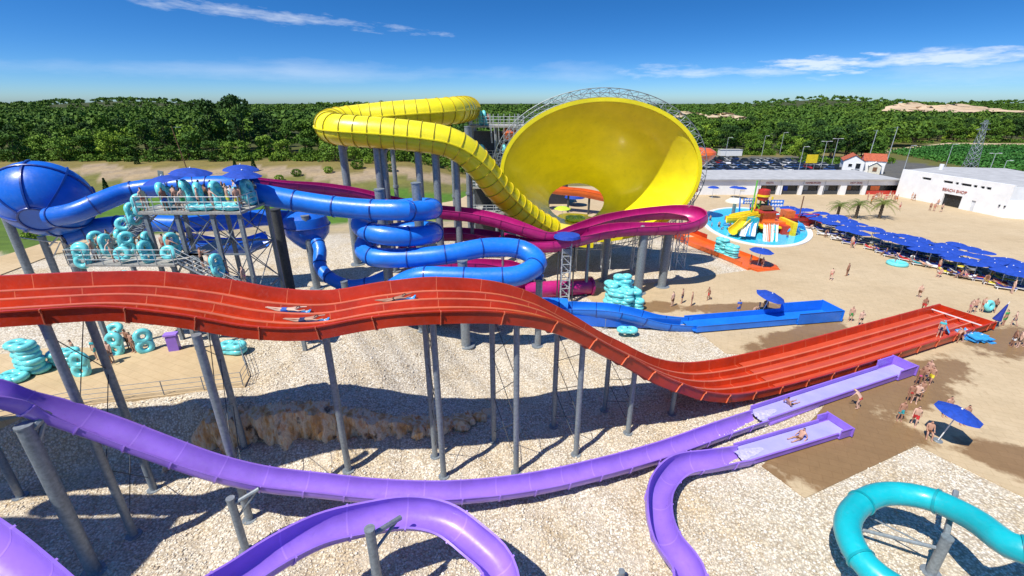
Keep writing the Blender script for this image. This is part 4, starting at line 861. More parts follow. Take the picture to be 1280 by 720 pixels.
for (x,y,zt) in ((PX0+.3,PY0+.3,PZ),(-24.6,PY0+.3,PZ),(-22,PY0+.3,PZ),(PX1-.3,PY0+.3,PZ),(PX0+.3,PY1-.3,PZ),(-23.4,PY1-.3,PZ),(PX1-.3,PY1-.3,PZ),(LX0+.4,LY0+.4,LZ),(LX1-.4,LY0+.4,LZ),(LX0+.4,36,LZ),(-16.2,31.6,LZ-4)):
    b=MB(); g=gz(x,y); b.box((x,y,(g+zt)/2-.1),(.26,.26,zt-g-.1)); b.build('leg',M['steel'],plat,smooth=0)
b=MB()
cs=[(PX0+.3,PY0+.3),(-24.6,PY0+.3),(-22,PY0+.3),(PX1-.3,PY0+.3)]
for (x0,y0),(x1,y1) in list(zip(cs,cs[1:]))+[((PX0+.3,PY1-.3),(-23.4,PY1-.3)),((-23.4,PY1-.3),(PX1-.3,PY1-.3)),(cs[0],(PX0+.3,PY1-.3)),(cs[3],(PX1-.3,PY1-.3)),(cs[1],(-23.4,PY1-.3))]:
    for z0,z1 in((PZ-.3,PZ-3.3),(PZ-3.3,PZ-6.6),(PZ-6.6,PZ-9.6)):
        b.cyl((x0,y0,z0),(x1,y1,z1),.04,n=5); b.cyl((x0,y0,z1),(x1,y1,z0),.04,n=5); b.box(((x0+x1)/2,(y0+y1)/2,z1),(abs(x1-x0)+.1,abs(y1-y0)+.1,.12))
b.build('cross_bracing',M['steel'],plat,smooth=0)
QP='swimmers waiting on the start platform'; rnd=random.Random(4)
spots=[(-26.4,34.6),(-25.6,36.3),(-25.2,34.4),(-24.4,35.9),(-23.9,36.8),(-23.2,34.9),(-22.6,36.2),(-21.9,35.4),(-21.3,36.9),(-20.6,34.9),(-20.4,36.6),(-24.9,36.9),(-22.2,37.1),(-26.5,36.9),(-21.2,34.3)]
fspots=[(-26.9,33.5),(-25.3,33.4),(-24.5,33.6),(-23.9,33.4),(-22.9,33.5),(-21.9,33.5),(-20.9,34.4),(-20.1,33.6)]
cols=[TR('navy'),BK('red'),TR('black'),TR('red'),BK('black'),TR('blue'),TR('grey'),BK('navy'),TR('brown'),TR('white'),SH('blue','white'),TR('orange'),BK('pink'),TR('green'),TR('yellow')]
names=['left front corner of the upper deck','under the largest parasol on the upper deck','left of centre at the front railing','under the parasol edge on the upper deck','behind the tall upright raft on the upper deck','in the middle of the front railing','behind the middle of the upper deck','right of the middle of the upper deck','at the back right of the upper deck','at the right front corner of the upper deck','beneath the right hand parasol pair','back row between the parasols on the left','back row between the parasols on the right','back left corner of the upper deck','front rail by the flat raft']
for i,(x,y) in enumerate(spots): person((x,y,PZ),('stand','hold_side','stand2','carry','stand')[i%5],rnd.uniform(-1.2,1.2)+ (PI if i%3==0 else 0),cols[i],'standing '+('' if names[i].startswith('at ') else 'at the ')+names[i] if not names[i].startswith(('under','behind','beneath','in ','back row')) else 'standing '+names[i],('dark','brown','dark','fair')[i%4],1.0,QP)
for i,(x,y) in enumerate(fspots): person((x,y,PZ),('stand2','stand','hold_side')[i%3],rnd.uniform(-1.6,1.6),cols[(i*4+1)%15],'at the front railing of the upper deck',('brown','dark')[i%2],1.0,QP)
for i,(x,y,k,rot,w) in enumerate(((-25.9,33.9,'d',(PI/2-.15,1.45,.3),'leaning tall at the front railing, left'),(-24.9,35.2,'d',(PI/2-.3,1.4,.2),'held upright under the largest parasol'),(-23.3,34.0,'d',(PI/2-.1,1.3,.5),'leaning at the middle of the front railing'),(-22.3,34.6,'d',(PI/2-.2,1.7,-.4),'held upright right of the middle of the deck'),(-21.3,35.7,'r',(PI/2-.3,.2,.3),'held on edge near the right parasols'),(-20.5,35.6,'d',(PI/2-.2,1.2,.1),'held upright beneath the right parasols'),(-26.9,35.9,'r',(PI/2-.3,.3,.9),'held at the top of the stairs'))):
    raft(k,(x,y,PZ+(.95 if k=='d' else .7)),rot,'turquoise '+('double raft ' if k=='d' else 'ring ')+w,'rafts on the start platform')
for i,(x,y,z,w) in enumerate(((-31.4,34.6,LZ,'behind the rafts at the left end of the landing'),(-30.3,31.9,LZ,'pressed against the landing rail at the left'),(-28.9,31.8,LZ,'between rafts at the landing rail'),(-27.6,33.9,LZ,'at the back of the lower landing'),(-26.8,31.9,LZ,'at the landing rail, right part'),(-25.6,33.9,LZ,'at the back right of the lower landing'),(-30.6,35.8,LZ+.7,'squeezed on the first upper steps'),(-29.6,35.8,LZ+1.6,'behind a raft on the upper steps'),(-28.6,34.9,LZ+2.4,'near the top of the upper steps'),(-22.2,32.0,LZ-1.2,'on the lower stair flight'),(-20.3,32.6,LZ-2.3,'low on the lower stair flight'))):
    person((x,y,z),('stand2','stand','hold_side')[i%3],rnd.uniform(-2,2),cols[(i*7+2)%15],'waiting '+w,('dark','brown')[i%2],1.0,'swimmers queueing on the stairs')
for i,(x,y,z,a,w) in enumerate(((-31.3,33.4,LZ+1.0,.6,'at the left end of the landing'),(-30.0,32.6,LZ+1.0,1.0,'among swimmers at the left of the landing'),(-28.9,33.3,LZ+1.0,.4,'in the middle of the landing'),(-27.4,33.2,LZ+1.0,1.2,'right of the middle of the landing'),(-25.4,33.0,LZ+1.0,.7,'at the right end of the landing'),(-29.0,34.6,LZ+2.9,.9,'carried beside the upper stair flight'),(-28.0,34.4,LZ+3.6,.5,'carried near the top of the stairs'),(-21.8,31.9,LZ-.3,.9,'carried down the lower stair flight'))):
    raft('d',(x,y,z),(PI/2-.15,a,.3),'turquoise double raft upright '+w,'rafts on the stairs and landing',.86)
raft('d',(-21.0,33.8,PZ+.02),(0,0,1.3),'turquoise double raft lying flat at the right front of the deck','rafts on the start platform'); raft('d',(-22.9,33.7,PZ+.02),(.0,0,1.7),'turquoise double raft lying flat at the middle of the deck','rafts on the start platform')
for i,(x,y,z,of,w) in enumerate(((-31.0,35.2,LZ+.3,TR('black'),'at the foot of the upper stair flight'),(-30.1,35.5,LZ+1.15,TR('red'),'on the lower steps of the upper stair flight'),(-29.2,35.2,LZ+1.95,BK('black'),'half way up the upper stair flight'),(-28.2,35.4,LZ+2.8,TR('navy'),'near the top of the upper stair flight'),(-30.9,33.2,LZ,TR('brown'),'at the left end of the lower landing'),(-29.6,32.9,LZ,BK('navy'),'second from the left on the lower landing'),(-28.5,33.4,LZ,TR('orange'),'bareheaded in the middle of the lower landing'),(-27.3,32.6,LZ,SH('navy','turquoise'),'right of middle on the landing'),(-26.2,33.3,LZ,BK('red'),'fourth along the lower landing'),(-25.2,32.5,LZ,TR('grey'),'at the right end of the lower landing'),(-23.0,32.4,LZ-.75,TR('black'),'first down the lower stair flight'),(-21.4,32.4,LZ-1.75,TR('blue'),'half way down the lower stair flight'))):
    person((x,y,z),('stand','hold_side','carry','stand2')[i%4],rnd.uniform(-1,1)+(1.5 if i<4 else 0),of,'queueing '+w,('dark','brown','dark','fair')[i%4],1.0,'swimmers queueing on the stairs')
for i,(x,y,z,k,rot,w) in enumerate(((-29.8,34.6,LZ+2.1,'r',(PI/2-.25,.3,.2),'carried on edge beside the upper steps'),(-30.3,34.3,LZ+.9,'d',(PI/2-.2,1.35,.2),'carried upright at the foot of the upper steps'),(-31.2,32.0,LZ+.9,'r',(PI/2-.2,.1,.1),'shown flat on to the railing at the left of the landing'),(-30.9,31.6,LZ+.5,'d',(PI/2-.1,.2,.0),'hung against the left landing railing'),(-28.0,31.7,LZ+.65,'r',(PI/2-.3,.1,.1),'hung in the middle of the landing railing'),(-26.6,31.8,LZ+.7,'d',(PI/2-.2,1.1,.2),'held behind the landing railing, right of middle'),(-24.8,31.9,LZ+.65,'r',(PI/2-.4,.3,-.2),'held at the right end of the landing'),(-27.9,31.2,LZ-1.0,'r',(PI/2-.3,0,0),'hanging below the landing')) ):
    raft(k,(x,y,z),rot,'turquoise '+('double raft ' if k=='d' else 'ring ')+w,'rafts on the stairs and landing',.86)
# ================================================================== PARASOLS
def make_parasol(r=1.65,h=2.35,mt=None,label='',name='parasol'):
    root=empty(name,label,'parasol'); n=8; b=MB(); vs=[]; rg=[(.02,.52),(.35,.46),(.7,.27),(1.0,0)]
    N_=n*4
    for k,z in rg:
        for i in range(N_):
            q=2*PI*i/N_; sc=1-(.055 if i%4 else 0)*k*(1.3 if i%4==2 else 1); vs.append((r*k*sc*math.cos(q),r*k*sc*math.sin(q),h+z*r/1.65+(.03*k if i%4==0 else 0)))
    b.add(vs,[(j*N_+i,j*N_+(i+1)%N_,(j+1)*N_+(i+1)%N_,(j+1)*N_+i) for j in range(3) for i in range(N_)]); can=b.build('canopy',mt or M['canvas'],root,smooth=25)
    b=MB(); b.cyl((0,0,0),(0,0,h+.55*r/1.65),.035,n=8); b.build('pole',M['white_plastic'],root); b=MB(); b.cyl((0,0,0),(0,0,.09),.3,.26,n=12); b.build('base',M['steel'],root)
    b=MB(); b.sphere((0,0,h+.58*r/1.65),.06,8,6); b.build('finial',M['white_plastic'],can)
    for i in range(8):
        q=2*PI*i/8; b=MB(); b.cyl((0,0,h+.28),(r*.7*math.cos(q),r*.7*math.sin(q),h+.22*r/1.65),.012,n=4); b.build('rib',M['white_plastic'],can)
    return root
pa=make_parasol(label='large blue parasol tilted over the queue at the end of the lavender slides',r=1.3,h=2.3); pa.location=at(1172,551,.05); pa.rotation_euler=(.10,.16,.2)
def para(loc,rot,label,r=1,group=None):
    o=dup(pa,loc,rot,label,group); o.scale=(r,r,1); return o
para(at(950,394,.05),(.12,.22,0),'blue parasol leaning behind the end of the blue runout',1.15)
para(at(946,334,.05),(.05,.05,.3),'blue parasol over the orange runout steps',1.2)
para((-25.0,36.2,PZ),(0,.1,0),'biggest blue parasol on the start platform',1.15); para((-26.9,36.6,PZ-.6),(0,-.15,.4),'blue parasol at the stair top of the start platform, tilted left',1.1)
para((-21.6,37.3,PZ+.1),(0,.05,.1),'blue parasol at the back right of the start platform',1.05); para((-20.7,35.6,PZ-.1),(.05,.08,.6),'blue parasol at the front right of the start platform',1.05)
for px,py in((890,247),(917,247),(924,248)): para(at(px,py,.05),(0,0,px),'blue parasol standing by the long white wall beyond the kids pool',1.05,'parasols by the white wall')
UL=[(978,254),(1040,266),(1100,284),(1160,299),(1215,306),(1290,330)]; LL=[(990,261),(1060,283),(1120,299),(1180,315),(1230,327),(1290,343)]
def edge(E,t):
    t*=len(E)-1; i=min(len(E)-2,int(t)); k=t-i; return (E[i][0]+(E[i+1][0]-E[i][0])*k,E[i][1]+(E[i+1][1]-E[i][1])*k)
def make_lounger():
    root=empty('sun_lounger','white framed lounger along the strip of blue parasols','lounger')
    b=MB(); b.box((0,0,.3),(.62,1.9,.06))
    for sx in(-.27,.27):
        for sy in(-.85,.75): b.box((sx,sy,.14),(.06,.06,.28))
    b.build('frame',M['white_plastic'],root,smooth=0); b=MB(); b.box((0,-.3,.37),(.56,1.25,.08)); b.box((0,.6,.52),(.56,.75,.08),rx=.5); b.build('mattress',M['canvas_navy'],root,smooth=0); return root
lg=None; wA=at(*UL[0],2.3); rr2=random.Random(9); strip=[]
NA=17
for i in range(NA):
    for j,v in enumerate((.0,.5,1.0)):
        t=(i+.5+ (.25 if j==1 else 0))/NA; a=at(*edge(UL,t),2.5); c_=at(*edge(LL,t),2.3); p=a+(c_-a)*v; p=Vector((p.x+rr2.uniform(-.5,.5),p.y+rr2.uniform(-.6,.6),.05+rr2.uniform(-.12,.2))); strip.append((p,j))
        para(p,(rr2.uniform(-.09,.09),rr2.uniform(-.1,.1),rr2.random()),'blue parasol in the packed strip between kids pool and white buildings',1.25*rr2.uniform(.86,1.06),'parasols packed in the strip').scale.z=.8
for p,j in strip:
    for dx in ((-.9,.5) if j==2 else (-.6,)):
        q=Vector((p.x+dx-(.5 if j==2 else .2),p.y-.35 if j==2 else p.y-.3,.05))
        if lg is None: lg=make_lounger(); o=lg; o.location=q
        else: o=dup(lg,q)
        for ch in o.children:
            if ch.name.startswith('mattress') and rr2.random()<.55: ch.material_slots[0].link='OBJECT'; ch.material_slots[0].material=rr2.choice((CL['white'],CL['white'],CL['turquoise'],CL['grey'],CL['yellow'],CL['red']))
        o.rotation_euler=(0,0,.9+rr2.uniform(-.2,.2)); o['group']='loungers along the parasol strip'
seats=[(p,j) for p,j in strip if j==2]
for i,(p,j) in enumerate(seats):
    person(Vector((p.x-1.4,p.y-.9,.42)) if i%2 else Vector((p.x-1.8,p.y-1.5,.05)),'lie' if i%2 else ('sit','stand','bend')[i%3],.9+i,(TR('red'),BK('black'),TR('navy'),SH('white','white'),BK('orange'))[i%5],'at the pool side of the parasol strip',('dark','fair','brown')[i%3],1,'sunbathers along the parasol strip')
# folded navy umbrella, mats
b=MB(); b.lathe([(.02,2.6),(.10,2.3),(.22,1.4),(.36,.75),(.30,.7)],14); o=b.build('folded_umbrella',M['canvas_navy']); o.location=at(1240,408,.05); o.rotation_euler=(0,.25,0); b=MB(); b.cyl((0,0,0),(0,0,2.8),.035,n=8); b.build('pole',M['white_plastic'],o); b=MB(); b.box((0,0,.06),(.5,.5,.12)); b.build('base',M['steel'],o); tag(o,'navy folded umbrella at the end corner of the red slide','umbrella')
M['mat_blue']=mat('sky_blue_mat',(.04,.33,.72),.5,.15,4)
MBm=MB(); MBm.box((0,0,.06),(.62,1.15,.10)); MBm.box((0,.56,.14),(.62,.10,.16)); mm=MBm.mesh('slide_mat',M['mat_blue'],0); HH=MB()
for s in(-1,1): HH.torus(.08,.02,(s*.2,.45,.14),10,5)
hm=HH.mesh('grip',M['white_plastic'],60)
q=at(1220,424,.05)
for k in range(14):
    o=link('slide_mat',mm); o.location=(q.x+(k%3-1)*.72+rr2.uniform(-.1,.1)-.1,q.y+(k%2)*.7-.3+rr2.uniform(-.1,.1),.05+.13*(k//4)+.002*k); o.rotation_euler=(rr2.uniform(-.05,.12),rr2.uniform(-.08,.08),rr2.uniform(-.4,.4)+.4); tag(o,'sky blue riding mat heaped at the corner of the red slide end','mat','heap of riding mats'); link('grip',hm,o)
# riders
def on_path(pts,fr,px,off,dz=0):
    tgt=ray(px,380); best=min(range(len(pts)),key=lambda i:abs(((pts[i].x)/((pts[i].y)*cp+(H-pts[i].z)*sp)*F+640)-px)); p,S,U=fr[best]; T=(pts[min(len(pts)-1,best+1)]-pts[max(0,best-1)]).normalized(); return p+S*off+U*dz,T
for (px,l,of,w) in ((349,1,TR('blue'),'riding head first in the second lane of the red slide'),(388,2,TR('navy'),'riding head first in the third lane of the red slide'),(488,1,BK('black'),'riding ahead of the others on the red slide hump')):
    p,T=on_path(rpts,rfr,px,2.25-1.125*(2.5-l) -1.125+ (0 if l==1 else 0),.0); off=(1.5-l)*1.125
    p,T=on_path(rpts,rfr,px,-off,.05); rz=math.atan2(T.y,T.x)-PI/2; sl=math.asin(T.z)
    o=link('slide_mat',mm); o.location=p+T*.55; o.rotation_euler=(sl,0,rz); tag(o,f'sky blue mat under the swimmer '+w.replace('riding ','').replace('of the others on the red slide hump','on the red slide hump'),'mat'); link('grip',hm,o)
    person(p+Vector((0,0,.13)),'prone',rz,of,w,'dark',.97,'riders on the red slide',rx=sl)
T=(at(1043,530,.2)-at(925,567,.2)).normalized(); person(at(999,549,.22),'slide_sit',math.atan2(T.y,T.x)-PI/2+PI,TR('brown'),'sitting in the shallow water of the lower lavender runout','dark',1.05)
T=(at(1108,468,.2)-at(948,521,.2)).normalized(); person(at(986,507,.22),'slide_sit',math.atan2(T.y,T.x)-PI/2,TR('black'),'splashing into the long lavender runout','dark',1.0)
person(at(1173,421,.42),'stand',2.4,[('trunks','navy'),('shirt','turquoise')],'standing in the red slide end','fair',1.05); o=link('slide_mat',mm); o.location=at(1178,417,.4)+Vector((.1,0,.7)); o.rotation_euler=(1.0,.2,.8); tag(o,'sky blue mat carried by the swimmer standing on the red slide','mat'); link('grip',hm,o)
person(at(1194,428,.05),'bend',-1.2,TR('brown'),'crouching beside the near edge of the red slide end','dark',.95); person(at(1203,427,.05),'bend',1.0,TR('blue'),'lifting mats from the blue heap','dark',.95)
# turquoise float on the plaza
b=MB(); b.torus(1.0,.28,(0,0,.2),30,10,(1,1,1)); o=b.build('round_float',M['vinyl']); b=MB(); b.cyl((0,0,.12),(0,0,.18),1.0,n=28); b.build('float_floor',M['vinyl_dark'] if False else M['water'],o); o.location=at(1121,331,.05); tag(o,'round turquoise float lying alone on the plaza by the parasols','float')
# ---- green and yellow raft in the funnel mouth
root=empty('family_raft','lime and turquoise clover shaped raft at the bottom of the funnel hole','raft',(9.2,65.8,5.0)); b=MB()
for k in range(4):
    a=PI/4+k*PI/2; b.torus(.62,.26,(.75*math.cos(a),.75*math.sin(a),.3),20,8)
b.build('tube_ring',M['lime'],root); b=MB(); b.cyl((0,0,.15),(0,0,.3),1.0,n=16); b.build('raft_floor',M['vinyl'],root)
q=atd(703,262,86); o=make_parasol.__call__(1.6,2.3,M['lime'],'lime parasol seen through the funnel hole','parasol'); o.location=(q.x,q.y,.05)
for k,(px,py) in enumerate(((690,270),(740,268),(752,266))):
    q=atd(px,py,84); raft('d',(q.x,q.y,.3+.36*k),(0,0,k),'turquoise double raft on the ground seen through the funnel hole','rafts beyond the funnel')
q=atd(718,254,100); b=MB(); b.lathe([(.02,1.1),(1.0,1.0),(2.0,.45),(2.2,0)],16); o=b.build('awning',M['canvas']); o.location=(q.x,q.y,1.8); b=MB(); b.cyl((0,0,-1.8),(0,0,1),.05); b.build('pole',M['steel'],o); tag(o,'blue awning in the gloom seen through the funnel hole','parasol')
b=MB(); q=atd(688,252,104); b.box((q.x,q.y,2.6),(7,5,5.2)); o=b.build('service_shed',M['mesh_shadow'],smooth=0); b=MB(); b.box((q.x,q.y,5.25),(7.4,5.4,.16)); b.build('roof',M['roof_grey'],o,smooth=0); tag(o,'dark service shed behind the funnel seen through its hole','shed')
# lift tower
q=at(705,378,0); lt=wempty('lift_tower','slim lattice lift tower with a blue roof in front of the funnel','tower',(q.x,q.y,0)); zt=atd(707,293,q.y).z
b=MB(); lattice(b,(q.x,q.y,0),(q.x,q.y,zt-.4),.95,8,.07); b.build('lattice_frame',M['steel_light'],lt)
for s in(-1,1): b=MB(); b.box((q.x+s*.85,q.y-.1,zt/2-.3),(.10,.5,zt-.8)); b.build('guide_rail',M['steel_dark'],lt,smooth=0)
b=MB(); b.cyl((q.x,q.y,zt-.3),(q.x,q.y,zt-.05),1.45,1.35,n=20); b.cyl((q.x,q.y,zt-.05),(q.x,q.y,zt+.18),1.35,.1,n=20); b.build('roof',M['canvas'],lt)
b=MB(); b.box((q.x,q.y-.1,zt*.78),(.8,.8,.5)); b.build('drive_box',M['steel'],lt,smooth=0)
q=at(668,352,0); b=MB(); b.lathe([(.02,1.5),(.8,1.35),(1.2,.7),(1.15,0)],18); o=b.build('blue_float',M['cobalt']); o.location=(q.x,q.y,.1); tag(o,'rounded blue float on the ground by the pink tube end','float')
# rear start tower
q=atd(622,150,72); tw=wempty('start_tower','tall grey start tower with railings and rafts behind the yellow tube','tower',(q.x,q.y,0)); tz=17.9
for (dx,dy) in((-3.6,-2.5),(3.2,-2.5),(-3.6,3),(3.2,3),(-.2,-2.5)):
    b=MB(); b.cyl((q.x+dx,q.y+dy,0),(q.x+dx,q.y+dy,tz),.24); b.build('leg',M['steel'],tw)
for z in(tz,tz-4.6,tz-8.6,tz-12.5):
    b=MB(); b.box((q.x-.2,q.y,z-.12),(8,6.2,.24)); b.build('deck',M['deck'],tw,smooth=0)
    b=MB()
    for a,c_ in(((-4,-3),(3.8,-3)),((-4,-3),(-4,3)),((3.8,-3),(3.8,3))):
        a=Vector((q.x+a[0],q.y+a[1],z)); c_=Vector((q.x+c_[0],q.y+c_[1],z))
        for k in range(8): p=a+(c_-a)*k/7; b.cyl(p,p+Vector((0,0,1.2)),.04,n=5)
        for h in(.4,.8,1.2): b.cyl(a+Vector((0,0,h)),c_+Vector((0,0,h)),.03,n=5)
    b.build('railing',M['steel_light'],tw)
b=MB()
for k in range(40): b.box((q.x+4.4,q.y-2.6+.0*k,.3+k*.44),(1.6,.4,.06)); 
b.box((q.x-.2,q.y+2.4,tz/2),(7.6,.3,tz-2)); b.build('stair_core',M['steel_dark'],tw,smooth=0)
b=MB()
for k in range(9):
    a=PI+PI*k/8; b.cyl((q.x+1.0+1.8*math.cos(a),q.y-3.2+.9*math.sin(a),tz-2.3),(q.x+1.0+2.1*math.cos(a),q.y-3.2+1.0*math.sin(a),tz+1.6),.05,n=5)
b.build('basket_guard',M['steel_light'],tw)
for i,(dx,dy,z,rz) in enumerate(((-2.6,-2.2,tz,.3),(-2.0,-2.3,tz,.1),(-2.4,-2.6,tz-4.6,.5),(.8,-2.5,tz-4.6,.2),(2.2,-2.6,tz-4.6,.9),(-.6,-2.6,tz-8.6,.9),(1.9,-2.6,tz-8.6,.3),(-3.1,-2.6,tz-8.6,.1))):
    raft('d',(q.x+dx,q.y+dy,z+.95),(PI/2-.15,1.45,rz),'turquoise double raft upright on the rear start tower','rafts on the rear start tower',1.05)
    if i<6: person((q.x+dx+.7,q.y+dy,z),'hold_side',PI+rz,(TR('navy'),BK('red'),TR('black'))[i%3],'waiting on the rear start tower beside an upright raft','dark',1,'swimmers on the rear start tower')
para((q.x+4.6,q.y-3,tz-4.7),(0,0,.3),'blue parasol on the rear start tower between yellow tube and funnel',1.1)
p=atd(637,163,70); b=MB(); b.lathe([(.05,.5),(.9,.3),(1.1,-.3),(.7,-1.2)],14,p); o=b.build('orange_flume_mouth',M['orange']); tag(o,'small orange slide mouth behind the truss left of the funnel','water slide')
# ================================================================== KIDS POOL
PC=Vector((44.6,83.2,0)); PA=math.radians(70)
def ellp(a,b_,n=72): return [(PC.x+a*math.cos(q)*math.cos(PA)-b_*math.sin(q)*math.sin(PA),PC.y+a*math.cos(q)*math.sin(PA)+b_*math.sin(q)*math.cos(PA)) for q in [2*PI*i/n for i in range(n)]]
def ringsheet(b,o1,o2,z0,z1):
    n=len(o1); vs=[(p[0],p[1],z0) for p in o1]+[(p[0],p[1],z1) for p in o1]+[(p[0],p[1],z1) for p in o2]+[(p[0],p[1],z0) for p in o2]
    b.add(vs,[(j*n+i,j*n+(i+1)%n,((j+1)%4)*n+(i+1)%n,((j+1)%4)*n+i) for j in range(4) for i in range(n)])
b=MB(); ringsheet(b,ellp(14.3,8.3),ellp(15.1,9.1),.03,.2); o=b.build('pool_rim',M['white_plastic'],smooth=30); tag(o,'white rim around the turquoise kids pool','pool rim',kind='structure')
b=MB(); b.prism(ellp(14.32,8.32),.02,.10); tag(b.build('water',M['water'],smooth=0),kind='structure')
ps=wempty('play_structure','orange and yellow water play castle with slides in the kids pool','play structure',(46,81,0))
def pq(px,py,d=80): return atd(px,py,d)
def bxp(nm,px0,py0,px1,py1,d,dep,m):
    a=atd(px0,py0,d); c_=atd(px1,py1,d); b=MB(); b.box(((a.x+c_.x)/2,d,(a.z+c_.z)/2),(abs(c_.x-a.x),dep,abs(a.z-c_.z))); return b.build(nm,m,ps,smooth=0)
bxp('orange_hull',951,275,973,289,79,3.2,M['orange_paint']); bxp('red_hull',973,280,983,291,77.5,3.2,M['red_paint']); bxp('deck_board',946,281,973,283,78,3.4,M['yellow_paint']); bxp('hull_trim',983.4,275,984.4,291.5,77.4,4.6,M['yellow_paint'])
bxp('upper_cabin',950,262,963,274,80,3,M['orange_paint']); bxp('upper_deck',944,262,966,263.5,80,4,M['red_paint']); bxp('round_panel',950,256,960,261,80.4,2.4,M['brown_wood'])
for px in(946,952,960,966): 
    a=pq(px,246,80.5); b=MB(); b.cyl((a.x,a.y,0),(a.x,a.y,a.z),.16,n=8); b.build('post',M['yellow_paint'] if px%4 else M['green_paint'],ps)
for k,(px,py) in enumerate(((948,256),(964,252),(956,250),(950,268),(962,268))):
    b=MB(); b.cyl(pq(px-3,py,80.6),pq(px+3,py+5,80.6),.15,n=6); b.build('pipe',[M['green_paint'],M['yellow_paint'],M['red_paint']][k%3],ps)
c=pq(954.5,243.5,80); b=MB(); b.lathe([(.03,-.9),(.75,-.9),(1.0,0),(.95,.9),(.8,.95),(.75,.7),(.03,.6)],16,c); o=b.build('tipping_bucket',M['red_paint'],ps); b=MB(); b.lathe([(1.02,-.25),(1.06,-.25),(1.06,.1),(1.02,.1)],16,c); b.build('bucket_hoop',M['yellow_paint'],o)
a=pq(944,240,80.5); b=MB(); b.cyl((a.x,a.y,0),(a.x,a.y,a.z+2),.12,n=8); b.build('mast',M['green_paint'],ps)
for (x0,x1,y0,y1,d,postx) in ((930,943,248,255,82,(929.5,943)),(964,978,250,259,80,(974,965))):
    o=bxp('net_panel',x0,y0,x1,y1,d,.25,M['blue']); b=MB()
    for i in range(4):
        for j in range(2): p=atd(x0+(x1-x0)*(i+.5)/4,y0+(y1-y0)*(j+.5)/2,d); b.sphere(p-Vector((0,.14,0)),.22,8,5,(1,.2,1))
    b.build('star_marks',M['white_plastic'],o)
    for px in postx: p=atd(px,y0,d); b=MB(); b.cyl((p.x,p.y,0),(p.x-.6,p.y,p.z),.13,n=8); b.build('panel_post',M['blue'],ps)
for pts,m in ((((948,264,79.5),(938,266,80),(925,268,80.5),(912,271,81)),'yellow_paint'),(((946,268,79),(936,270,78.5),(924,272,78.5),(908,273,79)),'yellow_paint'),(((944,270,78),(932,275,77),(924,282,75.5),(916,288,74.2)),'yellow_paint')):
    fr=frames(cr([atd(*p) for p in pts],.4)); b=MB(); b.sweep(fr,trough_prof(.75,.25,.08,.12,n=8)); b.build('kids_slide',M[m],ps)
    for i in (len(fr)//3,2*len(fr)//3): p=fr[i][0]; b=MB(); b.cyl((p.x,p.y,0),(p.x,p.y,p.z-.7),.12,n=6); b.build('slide_post',M['green_paint'],ps)
a=Vector(pq(941,276,77)); b=MB(); b.box((a.x,a.y,a.z/2+.3),(1.4,1.4,a.z+.6)); b.build('slide_tower',M['teal'],ps,smooth=0)
for px0,px1,m in((937,928,'white_plastic'),(940,934,'mat_blue'),(943,940,'white_plastic')):
    fr=frames(cr([atd(px0,278,76.6),atd((px0+px1)/2,284,75.2),atd(px1,295,72.6)],.4)); b=MB(); b.sweep(fr,chan_prof(.8,.22,.06,.05)); b.build('kids_slide',M[m],ps)
for k,(px,m) in enumerate(((957,'white_plastic'),(960.5,'orange_paint'),(964,'white_plastic'),(967,'teal'),(970,'white_plastic'))):
    fr=frames(cr([atd(px,281,77.2),atd(px-.4,291,74.6),atd(px-1,302,71.8)],.4)); b=MB(); b.sweep(fr,chan_prof(.55,.25,.06,.03)); b.build('kids_slide',M[m],ps)
a=pq(919,252,86); mu=wempty('mushroom_fountain','cream mushroom fountain left of the play castle','fountain',(a.x,a.y,0)); b=MB(); b.lathe([(.03,.7),(1.0,.55),(1.7,.1),(1.75,-.1),(.3,-.05)],20,a); b.build('cap',M['cream'],mu); b=MB(); b.cyl((a.x,a.y,0),(a.x,a.y,a.z),.32,n=10); b.build('stem',M['cream'],mu); b=MB(); b.cyl((a.x,a.y,.05),(a.x,a.y,.8),1.3,n=12); b.build('pedestal',M['red_paint'],mu)
a=at(996,283,.1); sh=wempty('toy_ship','dark red toy ship at the right of the play castle','toy ship',(a.x,a.y,0)); b=MB(); n=10; vs=[]
for i in range(n+1):
    t=i/n; w=1.5*math.sin(PI*min(1,.25+t*.75))**.6 if i<n else .05
    for s,z in((-1,1.9+.5*t*t),(-.75,.2),(.75,.2),(1,1.9+.5*t*t)): vs.append((a.x-3.6+7.2*t,a.y+s*w,z))
b.add(vs,[(i*4+j,i*4+j+1,(i+1)*4+j+1,(i+1)*4+j) for i in range(n) for j in range(3)]+[(0,1,2,3)]); b.add([(v[0],v[1],1.5) for v in vs[::4]]+[(v[0],v[1],1.5) for v in vs[3::4]][::-1],[tuple(range(2*n+2))]); b.build('hull',M['red_paint'],sh)
b=MB(); b.cyl((a.x,a.y,1.4),(a.x,a.y,5.6),.1); b.build('mast',M['brown_wood'],sh); b=MB(); b.box((a.x-2.2,a.y,2.4),(1.6,2,1.4)); b.build('cabin',M['orange_paint'],sh,smooth=0)
